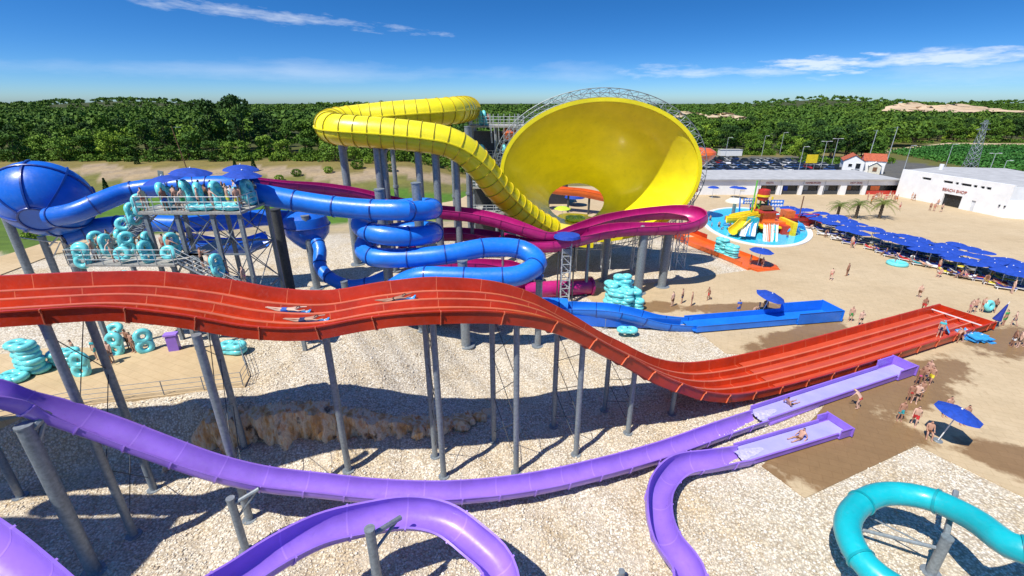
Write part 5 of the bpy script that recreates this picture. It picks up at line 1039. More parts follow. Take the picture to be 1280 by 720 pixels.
for (px,py,k) in ((912,282,0),(997,289,1),(990,293,1)):
    a=at(px,py,.1); b=MB(); n=8; fr=frames([a+Vector((-1.3+2.6*t/8,.0,.2+.9*math.sin(PI*t/8))) for t in range(9)]); 
    vs=[]; 
    for i,(p,S,U) in enumerate(fr): r=.08+.38*math.sin(PI*i/8)**.8; vs+=[p+S*r*math.cos(2*PI*j/8)+U*r*math.sin(2*PI*j/8) for j in range(8)]
    b.add(vs,[(i*8+j,i*8+(j+1)%8,(i+1)*8+(j+1)%8,(i+1)*8+j) for i in range(8) for j in range(8)]); m_=a+Vector((0,0,1.4)); b.cyl(m_,m_+Vector((-.35,0,.5)),.16,.03,n=6)
    o=b.build('toy_dolphin',M['mat_blue']); tag(o,['small blue leaping spray figure left of the yellow kids slides','small blue leaping spray figure under the toy ship','small blue leaping spray figure nearest the front rim'][(0 if px==912 else 1 if px==997 else 2)],'spray figure')
# ================================================================== BUILDINGS
hall=wempty('snack_hall','long low white hall with a grey flat roof and shop bays behind the kids pool','building',(68,118,0))
HX0,HX1,HY,HZ=42,93.2,112.5,3.75
b=MB(); b.box(((HX0+HX1)/2,HY+8.2,HZ/2-.1),(HX1-HX0,14.4,HZ-.3)); b.build('wall',M['white'],hall,smooth=0)
b=MB(); b.box(((HX0+HX1)/2,HY+7.6,HZ+.0),(HX1-HX0+.6,16.4,.24)); b.build('roof',M['roof_grey'],hall,smooth=0)
bays=[(950,971),(977,998),(1002,1024),(1028,1049),(1057,1077),(1082,1127)]
xs=[]
for a,c_ in bays: xs.append((atd(a,240,HY).x,atd(c_,240,HY).x))
# front wall as piers + lintel so the bays are real recesses
b=MB(); zl=2.35; e=[HX0]+[v for x in xs for v in x]+[HX1]
for i in range(0,len(e),2):
    if e[i+1]-e[i]>.05: b.box(((e[i]+e[i+1])/2,HY+.5,zl/2),(e[i+1]-e[i],1.0,zl))
b.box(((HX0+HX1)/2,HY+.5,(zl+HZ-.12)/2),(HX1-HX0,1.0,HZ-.12-zl)); b.build('front_wall',M['white'],hall,smooth=0)
for i,(x0,x1) in enumerate(xs):
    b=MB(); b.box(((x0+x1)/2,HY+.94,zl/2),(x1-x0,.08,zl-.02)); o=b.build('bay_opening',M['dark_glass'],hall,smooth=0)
    b=MB(); b.box(((x0+x1)/2,HY+.7,.5),(x1-x0,.3,.9)); b.build('counter',M['red_paint'] if i==5 else M['steel_dark'],o,smooth=0)
    b=MB(); b.box((x0+(x1-x0)*.3,HY+.84,1.4),((x1-x0)*.25,.06,1.3)); b.build('poster',[M['brown_wood'],M['canvas'],M['steel'],M['steel'],M['brown_wood'],M['orange_paint']][i],o,smooth=0)
def text(txt,loc,size,rz,m,parent,nm='lettering'):
    cu=bpy.data.curves.new(nm,'FONT'); cu.body=txt; cu.size=size; cu.extrude=.03; cu.align_x='CENTER'; t=link('tmp_text',cu); dg=bpy.context.evaluated_depsgraph_get(); me=bpy.data.meshes.new_from_object(t.evaluated_get(dg)); bpy.data.objects.remove(t); me.materials.clear(); me.materials.append(m)
    Mx=Matrix.Translation(Vector(loc))@Matrix.Rotation(rz,4,'Z')@Matrix.Rotation(PI/2,4,'X'); me.transform(Mx); return link(nm,me,parent)
for t,px in (('PASTA',962),('HAMBURGER',1016),('HOT DOG',1070)): q=atd(px,231,HY-.04); text(t,(q.x,HY-.04,2.72),.62,0,M['sign_red'],hall)
for px in(949,976,1004,1031,1084): q=atd(px,232,HY); b=MB(); b.cyl((q.x,HY-.06,0),(q.x,HY-.06,3.9),.05,n=6); b.build('drain_pipe',M['steel_light'],hall)
q=atd(928,238,HY); b=MB(); b.box((q.x,HY-.04,1.6),(1.1,.06,1.1)); b.build('notice_board',M['cream'],hall,smooth=0)
shop=wempty('shop_building','tall white shop building with small strip windows and a dark door','building',(95,100,0))
A_=Vector((92.6,111.5,0)); B_=Vector((95.9,88.6,0)); C_=Vector((112,80.5,0)); ZT=6.3
def wallbox(b,p,q,z0,z1,th,inset=0):
    d=(q-p); l=d.length; n=Vector((d.y,-d.x,0)).normalized()
    if n.x>0: n=-n
    c_=(p+q)/2-n*(th/2+inset); b.box((c_.x,c_.y,(z0+z1)/2),(l,th,z1-z0),math.atan2(d.y,d.x))
def along(t,z=0): p=A_+(B_-A_)*t; return Vector((p.x,p.y,z))
def tpx(px):   # parameter along the shop wall at a picture column
    return min(np.linspace(0,1,400),key=lambda t:abs((along(t).x/((along(t).y)*cp+(H-3)*sp))*F+640-px))
td0,td1=tpx(1181),tpx(1204); ts0,ts1=tpx(1217),tpx(1222); 
wins=[(1146,1157),(1172,1184),(1187,1191),(1194,1207),(1209,1214),(1218,1223),(1225,1231)]
tw_=[(tpx(a+3),tpx(c_+3)) for a,c_ in wins]
b=MB(); zs=4.75; zh=5.25
cuts=sorted([(0,td0,0,zs),(td0,td1,2.6,zs),(td1,ts0,0,zs),(ts0,ts1,2.2,zs),(ts1,1,0,zs),(0,1,zh,ZT)])
for t0,t1,z0,z1 in cuts: wallbox(b,along(t0),along(t1),z0,z1,.4)
ee=[0]+[v for w in tw_ for v in w]+[1]
for i in range(0,len(ee),2):
    if ee[i+1]-ee[i]>.002: wallbox(b,along(ee[i]),along(ee[i+1]),zs,zh,.4)
b.build('front_wall',M['white'],shop,smooth=0)
b=MB(); wallbox(b,B_+Vector((.02,0,0)),C_,0,3.5,.4); b.build('side_wall_lower',M['white'],shop,smooth=0); b=MB(); wallbox(b,B_+Vector((.02,0,0)),C_,3.5,ZT-.35,.4,.05); b.build('side_wall',M['white_grey'],shop,smooth=0)
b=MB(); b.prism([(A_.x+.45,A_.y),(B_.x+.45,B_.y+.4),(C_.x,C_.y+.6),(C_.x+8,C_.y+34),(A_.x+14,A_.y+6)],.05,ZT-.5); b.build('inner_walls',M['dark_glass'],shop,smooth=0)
b=MB(); b.prism([(A_.x+.3,A_.y),(B_.x+.3,B_.y+.3),(C_.x,C_.y+.3),(C_.x+8,C_.y+34),(A_.x+14,A_.y+6)],ZT-.48,ZT-.2); b.build('roof',M['roof_grey'],shop,smooth=0)
b=MB(); wallbox(b,along(ts0),along(ts1),0,2.2,.1,.2); b.build('door',M['white_grey'],shop,smooth=0)
d=(B_-A_); rzz=math.atan2(d.y,d.x); p=along((td0+td1)/2); text('BEACH SHOP',(p.x-.06,p.y,3.15),.85,rzz,M['sign_red'],shop)
for t in(.95,.99): p=along(t,2.2); b=MB(); b.box(p+Vector((-.1,0,0)),(.15,.25,.3)); b.build('wall_lamp',M['steel_dark'],shop,smooth=0)
q=atd(1155,211,112); b=MB(); b.cyl((q.x+4,q.y,ZT-.3),(q.x+4,q.y,ZT+1.1),.45,n=10); b.build('roof_vent',M['white_plastic'],shop)
# red roofed house
hc=atd(1078,212,152); hs=wempty('red_roofed_house','small white house with a red tiled roof behind the white hall','house',(hc.x,hc.y,0))
def gable(nm,x0,x1,y0,y1,zw,zr,axis,mw,mr):
    b=MB()
    b.box(((x0+x1)/2,(y0+y1)/2,zw/2),(x1-x0,y1-y0,zw))
    if axis=='y': ym=(x0+x1)/2; b.add([(x0,y0,zw),(x1,y0,zw),(ym,y0,zr),(x0,y1,zw),(x1,y1,zw),(ym,y1,zr)],[(0,1,2),(3,5,4)])
    else: ym=(y0+y1)/2; b.add([(x0,y0,zw),(x0,y1,zw),(x0,ym,zr),(x1,y0,zw),(x1,y1,zw),(x1,ym,zr)],[(0,2,1),(3,4,5)])
    w=b.build('wall',mw,hs,smooth=0); r=MB(); o=.35
    if axis=='y':
        for s,x in((-1,x0),(1,x1)): r.add([(x+s*o,y0-o,zw-.1),(ym,y0-o,zr+.1),(ym,y1+o,zr+.1),(x+s*o,y1+o,zw-.1),(x+s*o,y0-o,zw+.1),(ym,y0-o,zr+.3),(ym,y1+o,zr+.3),(x+s*o,y1+o,zw+.1)],[(0,1,2,3),(4,7,6,5),(0,4,5,1),(2,6,7,3),(0,3,7,4)])
    else:
        for s,y in((-1,y0),(1,y1)): r.add([(x0-o,y+s*o,zw-.1),(x0-o,ym,zr+.1),(x1+o,ym,zr+.1),(x1+o,y+s*o,zw-.1),(x0-o,y+s*o,zw+.1),(x0-o,ym,zr+.3),(x1+o,ym,zr+.3),(x1+o,y+s*o,zw+.1)],[(0,1,2,3),(4,7,6,5),(0,4,5,1),(2,6,7,3),(0,3,7,4)])
    r.build('roof',mr,hs,smooth=0); return w
X=hc.x; Y=hc.y; hs.rotation_euler=(0,0,-.5); hs.scale=(.74,.74,.74)
gable('w',X-8,X-.5,Y-5,Y+6,5.0,7.3,'y',M['white'],M['roof_red']); gable('w',X-.5,X+7,Y-3,Y+6,5.2,7.6,'x',M['white'],M['roof_red']); gable('w',X+1.5,X+5.5,Y-5.2,Y-3,3.4,4.8,'y',M['cream'],M['white'])
for (x,z,w,h) in((X-5.4,3.2,1.6,1.4),(X-2.6,3.0,1.9,2.4)): b=MB(); b.box((x,Y-5.0,z),(w,.2,h)); o=b.build('window',M['white_plastic'],hs,smooth=0); b=MB(); b.box((x,Y-5.12,z),(w-.3,.06,h-.3)); b.build('pane',M['dark_glass'],o,smooth=0)
b=MB(); b.box((X+3.5,Y-5.25,2.0),(1.5,.1,1.7)); b.build('door',M['brown_wood'],hs,smooth=0)
# cars
def car_meshes():
    b=MB(); pr=[(-2.1,.3),(-2.15,.75),(-1.9,.95),(-1.3,1.0),(1.05,.95),(1.95,.8),(2.1,.55),(2.1,.3)]; n=len(pr); vs=[(x,-.85,z) for x,z in pr]+[(x,.85,z) for x,z in pr]
    b.add(vs,[tuple(range(n)),tuple(range(2*n-1,n-1,-1))]+[(i,(i+1)%n,n+(i+1)%n,n+i) for i in range(n)]); b.add([(-1.75,-.75,.96),(1.0,-.75,.96),(.35,-.62,1.42),(-1.2,-.62,1.42),(-1.75,.75,.96),(1.0,.75,.96),(.35,.62,1.42),(-1.2,.62,1.42)],[(3,2,6,7)]); body=b.mesh('car',M['white_plastic'],30)
    g=MB(); g.add([(-1.75,-.76,.96),(1.0,-.76,.96),(.35,-.62,1.40),(-1.2,-.62,1.40),(-1.75,.76,.96),(1.0,.76,.96),(.35,.62,1.40),(-1.2,.62,1.40)],[(0,1,2,3),(5,4,7,6),(1,5,6,2),(4,0,3,7)]); glass=g.mesh('car_glass',M['dark_glass'],0)
    w=MB(); w.cyl((0,-.1,0),(0,.1,0),.32,n=12); wheel=w.mesh('wheel',M['black'],30); return body,glass,wheel
CB,CGL,CW_=car_meshes()
CC={k:mat('car_paint_'+k,c,.25,.05,1,coat=.6) for k,c in {'dark blue':(.015,.03,.10),'black':(.012,.012,.014),'silver':(.42,.44,.47),'white':(.7,.7,.7),'red':(.35,.02,.02),'grey':(.14,.15,.16),'blue':(.03,.09,.28)}.items()}
rc=random.Random(3); ck=list(CC)
for i in range(8):
    for j in range(19):
        y=147+i*6.4+(.0); x=58+j*2.75+i*1.6
        if rc.random()<.1 or x>112-(i*.5) or (i>5 and x>100-(i-5)*9): continue
        k=rc.choices(ck,(4,4,3,2,1.4,3,3))[0]; o=link('car',CB); o.location=(x,y,gz(x,y)); o.rotation_euler=(0,0,PI/2+rc.uniform(-.05,.05)+(PI if rc.random()<.5 else 0)); o.material_slots[0].link='OBJECT'; o.material_slots[0].material=CC[k]
        tag(o,f'{k} car parked in the full car park behind the white hall','car','cars in the car park'); link('windows',CGL,o)
        for sx in(-1.3,1.3):
            for sy in(-.78,.78): w=link('wheel',CW_,o); w.location=(sx,sy,.32)
# lamp posts, poles, pylon
def lamp(px,d,h,label,two=False,py=205):
    q=atd(px,py,d); g=gz(q.x,q.y); r=empty('street_lamp',label,'street lamp',(q.x,q.y,g),0,'slim lamp posts'); b=MB(); b.cyl((0,0,0),(0,0,h),.11,.06,n=8); b.build('pole',M['steel_light'],r)
    for s in((-1,1) if two else (1,)): b=MB(); b.cyl((0,0,h),(s*1.2,0,h+.15),.05,n=6); b.box((s*1.35,0,h+.1),(.8,.35,.14)); b.build('lamp_head',M['lens'],r)
for px,d,h,w in((1000,150,8,'left of the red roofed house, nearest the orange sign'),(1027,158,9,'left in the lamp cluster before the wood'),(1040,163,9.5,'right in the lamp cluster before the wood'),(905,190,8,'left end behind the car park'),(950,200,8,'behind the middle of the car park'),(972,205,9,'behind the right part of the car park'),(1132,160,7.5,'between house and green field'),(1183,165,7.5,'before the green field, left of the pylon'),(1240,140,7,'before the green field, right of the pylon'),(1257,135,5.5,'short, far right above the shop roof')): lamp(px,d,h,'slim pale lamp post '+w,px in(1027,1040,1240))
for px,d,h,w in((1085,170,12,'left of two tall poles behind the house'),(1109,172,13,'right of two tall poles behind the house'),(232,120,13,'leaning alone in the dry grass left'),(197,92,7.5,'ending in a flat flood light above the start platform parasols')):
    q=atd(px,200,d); g=gz(q.x,q.y); b=MB(); b.cyl((0,0,0),(.3 if px!=232 else -1.4,0,h),.14,.09,n=8); o=b.build('utility_pole',M['steel_light'] if px!=232 else M['brown_wood']); o.location=(q.x,q.y,g); tag(o,'utility pole '+w,'pole'); b=MB(); b.box((0,0,h-.3),(1.8,.1,.1)) if px!=197 else b.box((-.2,0,h+.3),(1.0,.2,1.5),ry=.2); b.build('cross_arm' if px!=197 else 'flood_light',M['steel'],o)
q=atd(1211,212,160); py=wempty('power_pylon','grey lattice power pylon standing before the green field','pylon',(q.x,q.y,0)); b=MB(); HT=15.5; lv=[HT*k/9 for k in range(10)]; wd=[2.9*(1-k/9*.8) for k in range(10)]
def corner(k,i): s=[(-1,-1),(1,-1),(1,1),(-1,1)][i]; return Vector((q.x+s[0]*wd[k]/2,q.y+s[1]*wd[k]/2,lv[k]))
for k in range(9):
    for i in range(4): b.cyl(corner(k,i),corner(k+1,i),.08,n=5); b.cyl(corner(k,i),corner(k+1,(i+1)%4),.06,n=4); b.cyl(corner(k,(i+1)%4),corner(k+1,i),.06,n=4); b.cyl(corner(k+1,i),corner(k+1,(i+1)%4),.06,n=4)
b.build('lattice_body',M['steel'],py)
for z,w in((12.6,2.4),(14.4,1.8)): b=MB(); b.cyl((q.x-w,q.y,z),(q.x+w,q.y,z),.08,n=5); b.cyl((q.x-w,q.y,z),(q.x,q.y,z+.9),.05,n=4); b.cyl((q.x+w,q.y,z),(q.x,q.y,z+.9),.05,n=4); b.build('cross_arm',M['steel'],py)
q=atd(1014,203,150); b=MB(); b.box((0,0,2.2),(3.4,.3,2.6)); o=b.build('orange_board',M['yellow_paint'],smooth=0); o.location=(q.x,q.y,gz(q.x,q.y)+2.2); b=MB(); b.cyl((-1.2,0,-2.2),(-1.2,0,1),.1); b.cyl((1.2,0,-2.2),(1.2,0,1),.1); b.build('leg',M['steel'],o); tag(o,'plain orange yellow board beside the car park','board')
q=atd(912,193,200); b=MB(); b.box((0,0,1.4),(9,3,2.4)); o=b.build('site_cabin',M['white_plastic'],smooth=0); o.location=(q.x,q.y,gz(q.x,q.y)); b=MB(); b.box((0,0,2.66),(9.3,3.3,.14)); b.build('roof',M['roof_grey'],o,smooth=0); tag(o,'white flat cabin at the wood edge beyond the car park','cabin')
# field of vines
def field():
    P_=[at(px,py_,.6) for px,py_ in((1108,189),(1185,181.5),(1420,184),(1450,230),(1225,210))]; xs=[p.x for p in P_]; ys=[p.y for p in P_]; v=[];f=[]; poly=[(p.x,p.y) for p in P_]
    n=60000; x=RNG.uniform(min(xs),max(xs),n); y=RNG.uniform(min(ys),max(ys),n); u=x*.55+y*.84; u=np.round(u/2.4)*2.4+RNG.normal(0,.32,n); w=-x*.84+y*.55; x=u*.55-w*.84; y=u*.84+w*.55; k=poly_in(x,y,poly); x,y=x[k],y[k]; z=gzn(x,y)+RNG.uniform(.1,1.5,len(x))
    leafquads('vineyard_field',np.stack([x,y,z],1),.75,M['vine'],kind='stuff'); 
    b=MB(); b.prism(poly,-1,.5); 
def leafquads(name,c,s,m,kind=None,parent=None,mesh_only=False,outw=None):
    n=len(c); d=RNG.normal(size=(n,3)); 
    if outw is not None: d=d*.75+outw
    d/=np.linalg.norm(d,axis=1,keepdims=True)+1e-9; a=np.cross(d,RNG.normal(size=(n,3))); a/=np.linalg.norm(a,axis=1,keepdims=True)+1e-9; b_=np.cross(d,a); ss=(s*RNG.uniform(.6,1.3,n))[:,None] if np.isscalar(s) else s[:,None]
    v=np.stack([c-a*ss*.6,c-b_*ss*.45,c+a*ss*.6,c+b_*ss*.45],1).reshape(-1,3); f=np.arange(4*n).reshape(-1,4)
    if mesh_only:
        return v,f
    o=npmesh(name,v,f,m,kind,parent); return o
b=MB(); b.prism([(p.x,p.y) for p in [at(px,py_,.5) for px,py_ in ((1045,199),(1100,188),(1185,178.6),(1420,181),(1420,184),(1185,181.6),(1106,190.5),(1062,201))]],-1,.55); tag(b.build('path',M['plaza'],smooth=0),kind='structure')
field(); bpy.data.objects['vineyard_field']['label']='dark green rows of vines in the field right of the house'
# quarry faces
def quarry(nm,pts_px,d0,d1,z0,z1,col,label):
    m=mat(nm+'_mat',col,.95,.3,.03,bmp=.4,bscale=.2); b=MB(); n=40; x0=atd(pts_px[0],140,d0).x; x1=atd(pts_px[1],140,d0).x; vs=[]; R=6
    for i in range(n+1):
        t=i/n; e=math.sin(PI*t)**.45
        for k in range(R):
            q=k/(R-1); vs.append((x0+(x1-x0)*t+random.uniform(-3,3),d0+(d1-d0)*q+random.uniform(-4,4)+ (8 if k in(2,4) else 0),z0+(z1-z0)*q*e*(.8+.3*math.sin(t*9)*math.sin(t*4))+random.uniform(-.6,.6)))
    b.add(vs,[(i*R+k,(i+1)*R+k,(i+1)*R+k+1,i*R+k+1) for i in range(n) for k in range(R-1)]); o=b.build(nm,m,smooth=20); tag(o,label,'quarry',kind='structure')
quarry('quarry_hillside',(1150,1300),540,600,11,22.5,(.50,.37,.24),'bare tan quarry cut into the wooded hill at the right'); quarry('quarry_hillside',(845,965),405,440,6,14.5,(.50,.40,.26),'low bare tan bank in the wood above the car park')
# ================================================================== TREES
def lobes(n,w,h,seed):
    r=np.random.default_rng(seed); L_=[]
    for i in range(n):
        a=r.uniform(0,6.28); z=r.uniform(-.55,.9); k=math.sqrt(max(.05,1-z*z*.8))*r.uniform(.25,.8); L_.append((k*math.cos(a)*w,k*math.sin(a)*w,z*h,r.uniform(.32,.52)*w))
    return L_
def tree_mesh(seed,w,h,base,nleaf,ls,mleaf):
    r=np.random.default_rng(seed); Ls=lobes(13,w,h,seed); pts=[];out=[]
    per=nleaf//len(Ls)
    for (x,y,z,rad) in Ls:
        d=r.normal(size=(per,3)); d/=np.linalg.norm(d,axis=1,keepdims=True); d[:,2]=np.where(d[:,2]<-.35,-d[:,2]*.6,d[:,2]); rr=rad*(r.uniform(.55,1.08,per)**.6)[:,None]; pts.append(np.array([x,y,z])+d*rr*np.array([1,1,.8])); out.append(d)
    c=np.concatenate(pts); c[:,2]+=base+h*.75; v,f=leafquads('x',c,ls,None,mesh_only=True,outw=np.concatenate(out)*1.1)
    me=bpy.data.meshes.new('crown'); me.from_pydata(v.tolist(),[],f.tolist()); me.materials.append(mleaf)
    b=MB(); top=Vector((0,0,base+h*.9)); p=Vector((0,0,-.4))
    for k in range(4): q=Vector((r.uniform(-.2,.2),r.uniform(-.2,.2),(base+h*.9)*(k+1)/4)); b.cyl(p,q,.30*w/4*(1-k*.2),.30*w/4*(1-(k+1)*.2),n=7); p=q
    for (x,y,z,rad) in Ls[:7]: b.cyl((0,0,base*.75+r.uniform(0,.3)*h),(x,y,z+base+h*.75),.10*w/4,.03,n=5)
    tm=b.mesh('trunk',M['trunk'],40); return me,tm
TT=[tree_mesh(11,4.6,5.2,1.7,1500,.62,M['leaf']),tree_mesh(12,5.4,5.6,1.5,1700,.66,M['leaf']),tree_mesh(13,4.0,6.2,1.8,1400,.6,M['leaf_dark']),tree_mesh(14,5.0,4.6,1.1,1500,.62,M['leaf_light']),tree_mesh(15,4.4,4.2,.4,1300,.6,M['leaf']),tree_mesh(16,3.6,3.4,.6,1100,.55,M['leaf_light'])]
KND=['green broadleaf tree with a rounded crown','wide spreading broadleaf tree','tall dark broadleaf tree','pale green broadleaf tree','low full broadleaf tree','bushy pale green small tree']
rt=random.Random(21); ntree=0
def tree(k,x,y,s,where,group):
    global ntree; ntree+=1
    o=link('broadleaf_tree',None); o.location=(x,y,gz(x,y)); o.rotation_euler=(0,0,rt.uniform(0,6.28)); o.scale=(s*rt.uniform(.9,1.12),s*rt.uniform(.9,1.12),s*rt.uniform(.88,1.15)); tag(o,f'{KND[k]} {where}','tree',group); link('crown',TT[k][0],o); link('trunk',TT[k][1],o)
px=-110
while px<640:
    for row in range(4):
        d=146+row*11+rt.uniform(-4,4)+ (8 if 330<px<420 else 0); q=atd(px+rt.uniform(-8,8),200,d); k=rt.choices(range(6),(3,3,3,2,2,1) if row else (1,1,0,2,6,5))[0]
        tree(k,q.x,q.y,rt.uniform(.74,1.2)*(.92 if row==0 else 1.12)*(1.0 if 220<px<330 else .72 if px<=220 else .8),('at the dry grass edge of the left wood','in the second line of the left wood','deep in the left wood','deep in the left wood')[row],'trees of the left wood')
    px+=23+rt.uniform(-3,3)
for px in range(866,1380,13):
    for row in range(4):
        if px<985: d=212+row*13
        elif px<1112: d=182+row*13
        else: d=274+row*14
        d+=rt.uniform(-5,5); q=atd(px+rt.uniform(-6,6),190,d); k=rt.choices(range(6),(3,3,3,3,2,2))[0]
        if ntree<296: tree(k,q.x,q.y,rt.uniform(.7,.98),('at the near edge of the right wood','in the second line of the right wood','deep in the right wood','deep in the right wood')[row],'trees of the right wood')
# shrubs on the lawn and bank
def shrub_mesh(seed,w,h,n,m,cone=False):
    r=np.random.default_rng(seed); 
    z=r.random(n); rad=(w*(1-z)+.08) if cone else w*np.sqrt(np.clip(1-(2*z-1)**2*.9,0.02,1)); a=r.uniform(0,6.28,n); rr=rad*r.uniform(.6,1,n); c=np.stack([rr*np.cos(a),rr*np.sin(a),z*h],1); v,f=leafquads('x',c,.28,None,mesh_only=True); me=bpy.data.meshes.new('foliage'); me.from_pydata(v.tolist(),[],f.tolist()); me.materials.append(m); return me
SH1=shrub_mesh(1,.9,3.6,700,M['leaf_dark'],True); SH2=shrub_mesh(2,1.3,1.6,500,M['leaf_light']); SH3=shrub_mesh(3,1.5,1.9,600,M['leaf'])
for i,(px,py,me,s,w) in enumerate(((133,236,SH1,1,'behind the blue bowl inlet tube'),(175,216,SH1,.9,'behind the start platform parasols'),(297,222,SH1,.9,'right of the rear start platform parasol'),(320,222,SH1,1,'above the start of the blue tube'),(115,247,SH3,1,'beside the blue bowl'),(372,225,SH3,.9,'above the pink slide start'),(412,223,SH2,1,'on the lawn left of the yellow columns'),(448,220,SH3,1.2,'on the lawn between yellow columns'),(462,215,SH2,1.2,'on the lawn behind the yellow columns'),(497,203,SH2,1.6,'light green, right of the yellow columns'),(508,212,SH3,1.3,'right end of the lawn'),(490,222,SH3,1.0,'low on the lawn right of the yellow columns'),(350,228,SH2,.9,'left end of the lawn'),(40,300,SH2,.8,'under the left of the blue bowl'))):
    q=at(px,py,2.0); g=gz(q.x,q.y); o=link('conifer_shrub' if me is SH1 else 'garden_shrub',None); o.location=(q.x,q.y,g); o.scale=(s,s,s); tag(o,('small dark conifer ' if me is SH1 else 'rounded green shrub ')+w,'shrub'); link('foliage',me,o); b=MB(); b.cyl((0,0,-.2),(0,0,1.2),.07,n=6); b.build('stem',M['trunk'],o)
# undergrowth closing the foot of the woods
def undergrowth():
    cs=[]
    for pxa,pxb,d,n in ((-140,640,147,150),(-140,640,156,120),(862,985,208,40),(985,1112,178,40),(1100,1400,270,50)):
        for i in range(n):
            q=atd(RNG.uniform(pxa,pxb),200,d+RNG.uniform(-5,5)); r_=RNG.uniform(1.0,2.6); k=int(60*r_); dd=RNG.normal(size=(k,3)); dd/=np.linalg.norm(dd,axis=1,keepdims=True); dd[:,2]=np.abs(dd[:,2]); cs.append(dd*(r_*RNG.uniform(.6,1,(k,1)))*np.array([1.3,1.1,1.0])+np.array([q.x,q.y,gz(q.x,q.y)]))
    leafquads('undergrowth',np.concatenate(cs),.6,M['leaf'],kind='stuff'); bpy.data.objects['undergrowth']['label']='bushy green undergrowth along the foot of the woods'
undergrowth()
# palms
def palm_mesh():
    r=random.Random(5); b=MB()
    for i in range(26):
        a=2*PI*i/26+r.uniform(-.1,.1); el=r.uniform(.1,1.2); Lg=r.uniform(2.0,2.7); d=Vector((math.cos(a),math.sin(a),0)); s=Vector((-d.y,d.x,0)); pts=[]
        for k in range(8):
            t=k/7; pts.append(d*(Lg*t*math.cos(el*(1-.4*t)))+Vector((0,0,Lg*t*math.sin(el)-1.7*t*t)))
        for k in range(7):
            w0=.34*math.sin(PI*min(1,(k+.3)/7.2)); p0,p1=pts[k],pts[k+1]
            for sg in(-1,1):
                for j in range(3):
                    c_=p0+(p1-p0)*j/3; b.add([c_,c_+(p1-p0)*.22,c_+s*sg*w0*1.5+(p1-p0)*.6+Vector((0,0,-.12))],[(0,1,2)])
    return b.mesh('fronds',M['palm'],0,False)
PM=palm_mesh()
for px,py,s,w in((1052,262,1.0,'leftmost of the palms beyond the parasol strip'),(1074,268,1.1,'in the middle of the palms beyond the parasol strip'),(1102,274,1.15,'tallest and rightmost of the palms beyond the parasol strip'),(1170,300,.5,'small and low, poking out at the near part of the strip')):
    q=atd(px,py-12,88 if px<1150 else 66); h=2.3*s; o=empty('palm_tree','feathery palm '+w,'palm',(q.x,q.y,.05)); o.scale=(s,)*3; f=link('crown',PM,o); f.location=(0,0,2.5); b=MB(); 
    for k in range(6): b.cyl((0,0,k*.45),(0,0,k*.45+.45),.28,.2,n=9)
    b.build('trunk',M['trunk'],o)
# distant forest: one mass
def forest():
    r=RNG; n=12000; u=r.random(n); d=205*np.exp(u*2.25); pxs=r.uniform(-160,1440,n); dx=(pxs-640)/F; x=dx*d/(cp+.0)*1.0; y=d.copy()
    ang=x/y; keep=np.ones(n,bool); c=lambda p:(p-640)/F/cp
    keep&=~((ang>c(1095))&(y<330)); keep&=~((ang>c(845))&(ang<c(1000))&(y<265)); keep&=~((ang>=c(1000))&(ang<=c(1110))&(y<235))
    keep&=~((ang>c(850))&(ang<c(960))&(y>330)&(y<445)); keep&=~((ang>c(1150))&(y>440)&(y<635)&(r.random(n)>.04))
    x,y,d=x[keep],y[keep],d[keep]; n=len(x); z=gzn(x,y); V=[];Fc=[]; S=r.uniform(4.0,6.8,n)*(1+np.clip(d-500,0,1500)/3200); Hh=S**.5*2.1*r.uniform(.75,1.2,n)
    cs=[];ss=[];ow=[]
    for grp,(lo,hi,per,q) in enumerate(((0,420,150,1.05),(420,900,80,1.5),(900,5000,46,2.2))):
        k=(d>=lo)&(d<hi); m=k.sum(); dd=r.normal(size=(m,per,3)); dd/=np.linalg.norm(dd,axis=2,keepdims=True); dd[...,2]=np.abs(dd[...,2])*1.1-.25
        rad=(.62+.38*r.random((m,per)))*(.82+.3*np.sin(dd[...,0]*5+x[k][:,None])*np.sin(dd[...,1]*5+y[k][:,None]))
        p=dd*rad[...,None]*np.stack([S[k],S[k],Hh[k]],1)[:,None,:]+np.stack([x[k],y[k],z[k]+Hh[k]*1.15+1.0],1)[:,None,:]; cs.append(p.reshape(-1,3)); ss.append(np.repeat(q*S[k]/4.4,per)*r.uniform(.6,1.3,m*per)); ow.append(dd.reshape(-1,3))
    leafquads('distant_forest',np.concatenate(cs),np.concatenate(ss),M['forest'],kind='stuff',outw=np.concatenate(ow)*1.2); bpy.data.objects['distant_forest']['label']='endless green wood rolling over the hills to the horizon'
forest()
# tower added out of view, left and behind, to shade the bottom left gravel
st=wempty('slide_tower','unseen steel tower with a broad roof added to shade the gravel','tower',(-35,5,0))
for x in(-42,-35,-28.4):
    for y in(1.2,9.3): b=MB(); b.cyl((x,y,-.2),(x,y,20.4),.28,n=10); b.build('leg',M['steel'],st)
for z,nm in((17.2,'deck'),(12.2,'deck'),(20.5,'roof')): b=MB(); b.box((-35.2,5.0,z),(15.6 if nm=='roof' else 15.0,9.4 if nm=='roof' else 8.6,.25)); b.build(nm,M['roof_grey'] if nm=='roof' else M['deck'],st,smooth=0)
b=MB()
for h in(.4,.8,1.2):
    for y in(1,9.4): b.cyl((-42.5,y,17.3+h),(-27.8,y,17.3+h),.03,n=5)
b.build('railing',M['steel_light'],st)
